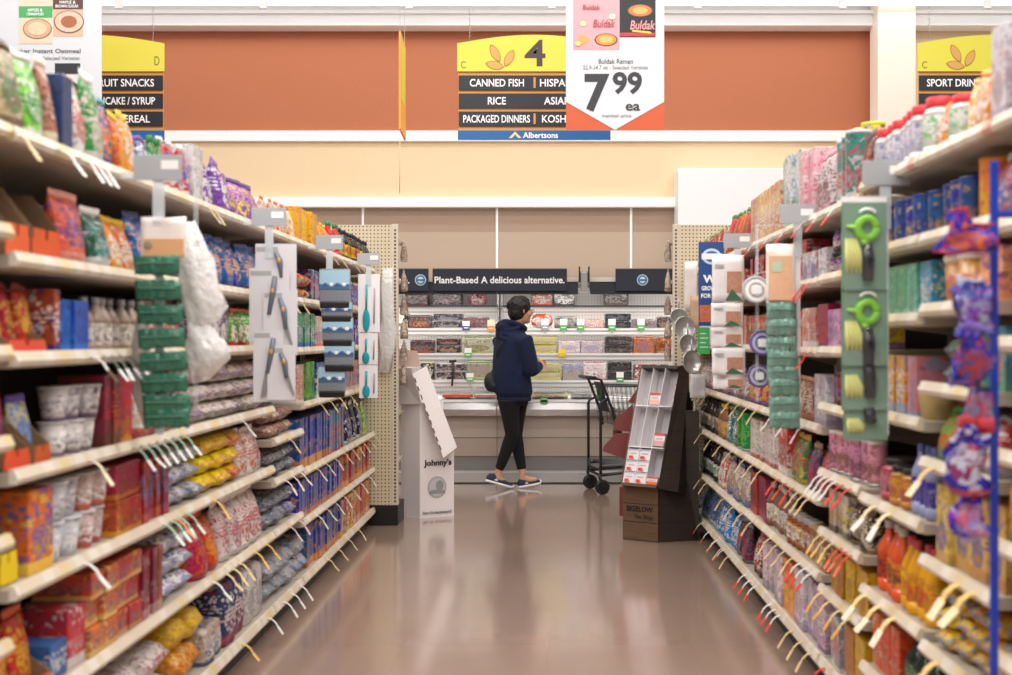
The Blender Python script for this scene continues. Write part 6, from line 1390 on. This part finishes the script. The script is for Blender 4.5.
def tq(a_, c_, d_=0): return BL_+eu*a_+(TL-BL_)*c_*(1-a_)+(TR_-BR_)*c_*a_+bk*d_
D_ = .11
b = MB()
b.prism([tq(0, 0), tq(.035, 0), tq(.035, 1), tq(0, 1)], bk*D_, WD); b.prism([tq(.035, .975), tq(.965, .975), tq(.965, 1), tq(.035, 1)], bk*D_, WDD); b.prism([tq(.035, 0), tq(.965, 0), tq(.965, .02), tq(.035, .02)], bk*D_, WD)
b.build('tray_frame', dr, rel=do)
ax = Vector((.235, .07, 0))
b = MB(); b.prism([BR_+eu*.01, TR_+eu*.01, TR_+Vector((.07, .03, -.0)), BR_+Vector((.135, .03, -.03))], bk*D_*1.2, WDD); b.build('tray_side', dr, rel=do)
b = MB(); b.prism([TR_+Vector((-.02, .12, -.02)), Vector((.955, 7.62, .83)), Vector((.955, 7.62, .60)), Vector((.72, 7.5, .60))], (0, .12, 0), WDD); b.build('upper_body', dr, rel=do)
PAN = mat('#efecee', .5)
b = MB(); b.prism([tq(.035, .02, D_-.01), tq(.965, .02, D_-.01), tq(.965, .975, D_-.01), tq(.035, .975, D_-.01)], bk*.008, mat('#c4bfc2', .6)); b.build('tray_back', dr, rel=do)
for c_ in (.315, .655):
    b = MB(); b.prism([tq(.035, c_), tq(.965, c_), tq(.965, c_, D_-.012), tq(.035, c_, D_-.012)], ev.normalized()*.006, PAN); b.build('tray_shelf', dr, rel=do)
for a_ in (.345, .655):
    b = MB(); b.prism([tq(a_, .02), tq(a_, .975), tq(a_, .975, D_-.012), tq(a_, .02, D_-.012)], eu.normalized()*.003, PAN); b.build('tray_divider', dr, rel=do)
b = MB(); b.prism([tq(.036, .02, .004), tq(.036, .975, .004), tq(.036, .975, D_-.012), tq(.036, .02, D_-.012)], eu.normalized()*.003, PAN); b.build('tray_liner', dr, rel=do)
ed = (A1-A0).normalized(); Mx = Matrix(((ed.x, -ed.y, 0, A0.x), (ed.y, ed.x, 0, A0.y), (0, 0, 1, 0), (0, 0, 0, 1)))
t_ = MB(); text_mesh(t_, 'BIGELOW', .03, .215, .185, .222, -.003, mat('#22150d', .6), bold=.02)
for q in t_.bm.verts: q.co = Mx @ q.co
t_.build('lettering', fr, rel=do)
t_ = MB(); text_mesh(t_, 'Tea Shop', .085, .215, .135, .168, -.003, mat('#2c1c12', .6), shear=.3)
for q in t_.bm.verts: q.co = Mx @ q.co
t_.build('lettering', fr, rel=do)
# scalloped maroon wings of the next face, and its foot
for pts in ([(635, 386), (631, 404), (624, 402)], [(629, 404), (627, 432), (613, 430), (615, 420)], [(625, 433), (624, 460), (602.5, 451), (604, 446), (615.5, 433.5)]):
    b = MB(); b.prism([P(x+4 if x > 623 else x, y, 7.66) for x, y in pts], (0, .012, 0), MRN); b.build('side_wing', dr, rel=do)
b = MB(); b.prism([P(619.5, 487, 7.6), P(628, 487, 7.6), P(628, 516, 7.6), P(619.5, 516, 7.6)], (0, .02, 0), MRN); b.prism([P(613, 430, 7.70), P(622, 430, 7.70), P(622, 436, 7.70), P(613, 436, 7.70)], (0, .02, 0), WD); b.build('side_face', dr, rel=do)
# tea boxes in the tray
TB = printed('#e9e4e2', '#c8403a', '#f0ecea', .4, 0, 5)
def teabox(a0, a1, c0, c1, d0, d1, label, grp, col=None):
    b = MB(); pts = [tq(a0, c0, d0), tq(a1, c0, d0), tq(a1, c1, d0), tq(a0, c1, d0)]; m_ = mat('#e8e4e4', .45)
    b.prism(pts, bk*(d1-d0), m_)
    def sub(x0, x1, y0, y1, m, k): b.prism([tq(a0+(a1-a0)*x, c0+(c1-c0)*y, d0-k) for x, y in ((x0, y0), (x1, y0), (x1, y1), (x0, y1))], bk*.001, m)
    sub(0, 1, .86, 1, mat('#b8bccb', .5), .0012); sub(.12, .5, .08, .36, mat('#cf3a34', .5), .0014); sub(.3, .62, .05, .2, mat('#e05a40', .5), .0026); sub(.2, .8, .52, .62, mat('#c8b0a8', .5), .0014)
    if col: sub(0, 1, .0, .4, mat(col, .5), .0038); sub(0, 1, .82, 1, mat('#cf4a34', .5), .003)
    t = b.build('tea_box'); tag(t, label, 'box', grp)
for i, c0 in enumerate((.025, .12, .215)):
    for j, a0 in enumerate((.045, .355)):
        teabox(a0, a0+.285, c0, c0+.088, .004+.004*i, .12, 'white tea box with red print, %s row, %s column of the display' % (['bottom', 'second', 'third'][i], ['left', 'middle'][j]), 'white tea boxes in the wooden display')
teabox(.665, .95, .025, .085, .01, .12, 'white and orange tea box in the right bottom pocket of the display', 'white tea boxes in the wooden display', '#e5703c')
teabox(.665, .95, .335, .44, .01, .12, 'red-topped tea box in the right middle pocket of the display', 'white tea boxes in the wooden display', '#d8a8a0')
teabox(.37, .64, .672, .77, .01, .12, 'red-topped tea box in the middle top pocket of the display', 'white tea boxes in the wooden display', '#e8b8a8')
teabox(.20, .29, .34, .43, .09, .14, 'small teal and white box standing in the left middle pocket', 'white tea boxes in the wooden display', '#3f8a86')
for j, a0 in enumerate((.25, .56, .88)):
    for i, c0 in enumerate((.69, .79, .88)):
        if (i == 0 and j == 1): continue
        teabox(a0+.02, a0+.075, c0, c0+.07, .06, .14, 'narrow red and white tea box, top tray, %s divider, %s from below' % (['left', 'middle', 'right'][j], ORD[i]), 'tea boxes along the top tray dividers', '#e0a898')

# ---------------------------------------------------------------- white cardboard stand
so = Vector((-.87, 8.4, 0)); st = thing('cardboard_display', 'white cardboard seasoning stand beside the left end stand', 'display stand', so)
WCB = mat('#e3dcda', .7, var=.03, vscale=12); WCB_SHADE = mat('#cfc7c5', .7, var=.03, vscale=12); KR = mat('#9c7d66', .8, var=.1)
B0, B1, B2, B3 = Vector((-1.07, 8.36, 0)), Vector((-.914, 8.26, 0)), Vector((-.678, 8.38, 0)), Vector((-.83, 8.66, 0))
B0 = Vector((-1.005, 8.44, 0)) if False else B0
def zf(py, Y): return CH+(VY-py)*Y/F
h1 = zf(445, 8.26)
b = MB(); b.prism([B0+Vector((.0, .07, 0)), B1, B2, B3], (0, 0, h1), WCB, None); lo = b.build('lower_box', st, rel=so)
b = MB(); k_ = .72; C2_ = B1+(B2-B1)*k_*.95; b.prism([B0+Vector((.0, .07, h1+.001)), B1+Vector((.0, 0, h1+.001)), C2_+Vector((0, 0, h1+.001)), C2_+Vector((-.15, .26, h1+.001))], (0, 0, zf(403, 8.26)-h1), WCB); b.build('upper_box', st, rel=so)
b = MB(); b.prism([P(390, 404, 8.42), P(420.5, 404, 8.24), P(412.5, 375, 8.24), P(412, 368, 8.24), P(390, 367, 8.42)], (0, .1, 0), WCB_SHADE); b.build('tray_end', st, rel=so)  # shaded end of the tray, its shade put into a greyer white
fp = [P(412.5, 374, 8.2), P(425.8, 366, 8.26), P(456.6, 447.5, 8.28), P(453, 451, 8.27), P(443.4, 458, 8.2)]
b = MB(); b.prism(fp, (0.0, .035, 0), WCB)
for k in range(9):
    q0 = fp[0]+(fp[4]-fp[0])*(.05+.1*k); q1 = fp[0]+(fp[4]-fp[0])*(.05+.1*k+.055)
    b.prism([q0, q1, q1+Vector((.007, 0, .003)), q0+Vector((.007, 0, .003))], (0, -.002, 0), mat('#4a3e3a', .7))
m0 = (fp[0]+fp[4])*.5; m1 = (fp[1]+fp[2])*.5; b.prism([m0, m1, m1+Vector((.002, 0, -.004)), m0+Vector((.002, 0, -.004))], (0, -.0015, 0), WCB_SHADE)
b.build('leaning_header', st, rel=so)
b = MB(); b.prism([P(396, 367, 8.40), P(420.5, 366.5, 8.30), P(417, 351, 8.34), P(396, 348.5, 8.44)], (0, .012, 0), mat('#c9ada0', .8, var=.05)); b.build('kraft_flap', st, rel=so)
e2 = (B2-B1).normalized(); M2 = Matrix(((e2.x, -e2.y, 0, B1.x), (e2.y, e2.x, 0, B1.y), (0, 0, 1, 0), (0, 0, 0, 1))); wl = (B2-B1).length
INK = mat('#2a2628', .6); INKG = mat('#a9a6a6', .7)
def onbox(f, name):
    t = MB(); f(t)
    for q in t.bm.verts: q.co = M2 @ q.co
    t.build(name, lo, rel=so)
zz = lambda py: CH+(VY-py)*8.3/F
onbox(lambda t: text_mesh(t, "Johnny's", .03, wl-.02, zz(467.5), zz(459.5), -.003, INK, bold=.035), 'lettering')
onbox(lambda t: text_mesh(t, "Pour On the Johnny's!!", .02, wl-.02, zz(515), zz(511), -.003, INK, bold=.01, shear=.3), 'lettering')
def seal(t):
    c = (wl*.5, zz(487.5)); r0 = .075
    t.prism([(c[0]+r0*(1 if k % 2 else .93)*cos(k*pi/24), -.001, c[1]+r0*1.1*(1 if k % 2 else .93)*sin(k*pi/24)) for k in range(48)], (0, -.0015, 0), INKG)
    t.prism([(c[0]+r0*.8*cos(k*pi/16), -.0026, c[1]+r0*.88*sin(k*pi/16)) for k in range(32)], (0, -.001, 0), mat('#bdbaba', .7))
    t.prism([(c[0]+.02+r0*.4*cos(k*pi/12), -.0037, c[1]+.012+r0*.5*sin(k*pi/12)) for k in range(24)], (0, -.001, 0), mat('#8f8c8e', .7))
    t.prism([(c[0]-r0*.85, -.0047, c[1]-.045), (c[0]+r0*.85, -.0047, c[1]-.045), (c[0]+r0*.75, -.0047, c[1]-.022), (c[0], -.0047, c[1]-.015), (c[0]-r0*.75, -.0047, c[1]-.022)], (0, -.001, 0), mat('#8f8c8e', .7))
onbox(seal, 'round_emblem')

# ---------------------------------------------------------------- further goods seen above the right top shelf
def single(kind, name, desc, cat, w, d, h, c, x, y, z, s=1, rz=0):
    NROW[0] += 1; b, kids = KIND[kind](w, d, h, c, NROW[0]); r = b.build(name)
    for kn, kb in kids: kb.build(kn, r)
    r.location = (x, y, z); r.rotation_euler = (0, 0, (pi if s > 0 else 0)+rz); tag(r, desc, cat); return r
single('jug', 'juice_jug', 'orange juice jug, white cap, behind the bottles on right top shelf, nearer', 'jug', .12, .12, .26, ('#e8a868', '#e0b888', '#d8a878', '#f0f0f0'), 1.30, 3.80+.02, 1.76)
single('jug', 'juice_jug', 'orange juice jug, white cap, behind the bottles on right top shelf, farther', 'jug', .12, .12, .25, ('#e8a868', '#e0b888', '#d8a878', '#f0f0f0'), 1.30, 4.0, 1.76)
for i, (y, z, c, hh) in enumerate([(4.30, 1.76, ('#e8d84a', '#2a2a2c', '#c8c8cc', '#f0dc30'), .17), (4.42, 1.76, ('#c8ccd0', '#e8d84a', '#2a2a2c', '#f0dc30'), .17)]):
    for j in range(2):
        single('can', 'drink_canister', 'yellow-lidded canister, %s of the %s pair behind the pink pouches' % (['lower', 'upper'][j], ['nearer', 'farther'][i]), 'can', .09, .09, hh, c, 1.22, y, z+j*(hh+.002))
# bare strips that carry the loose hanging goods
def bare_strip(px, Y, z0, z1, label, sgn):
    p = P(px, 300, Y); X = LX if sgn < 0 else RX
    o = Vector((p.x, Y, z1)); r = thing('clip_strip', label, 'merchandising strip', o)
    b = MB(); b.box(p.x-.006, p.x+.006, Y-.002, Y+.002, z0, z1, mat('#dfe6ea', .2, alpha=.25)); b.build('strip', r, rel=o)
    b = MB(); b.box(min(p.x, X), max(p.x, X), Y-.003, Y+.003, z1-.008, z1-.004, mat('#dfe6ea', .2, alpha=.25)); b.build('arm', r, rel=o)
bare_strip(757, 4.505, 1.05, 1.745, 'plain white strip carrying the round lids on the right', 1)
bare_strip(196, 3.315, 1.10, 1.755, 'plain white strip carrying the crumpled white bags on the left', -1)
bare_strip(694, 7.05, .85, 1.745, 'plain clear strip carrying the narrow packs by the right pegboard', 1)
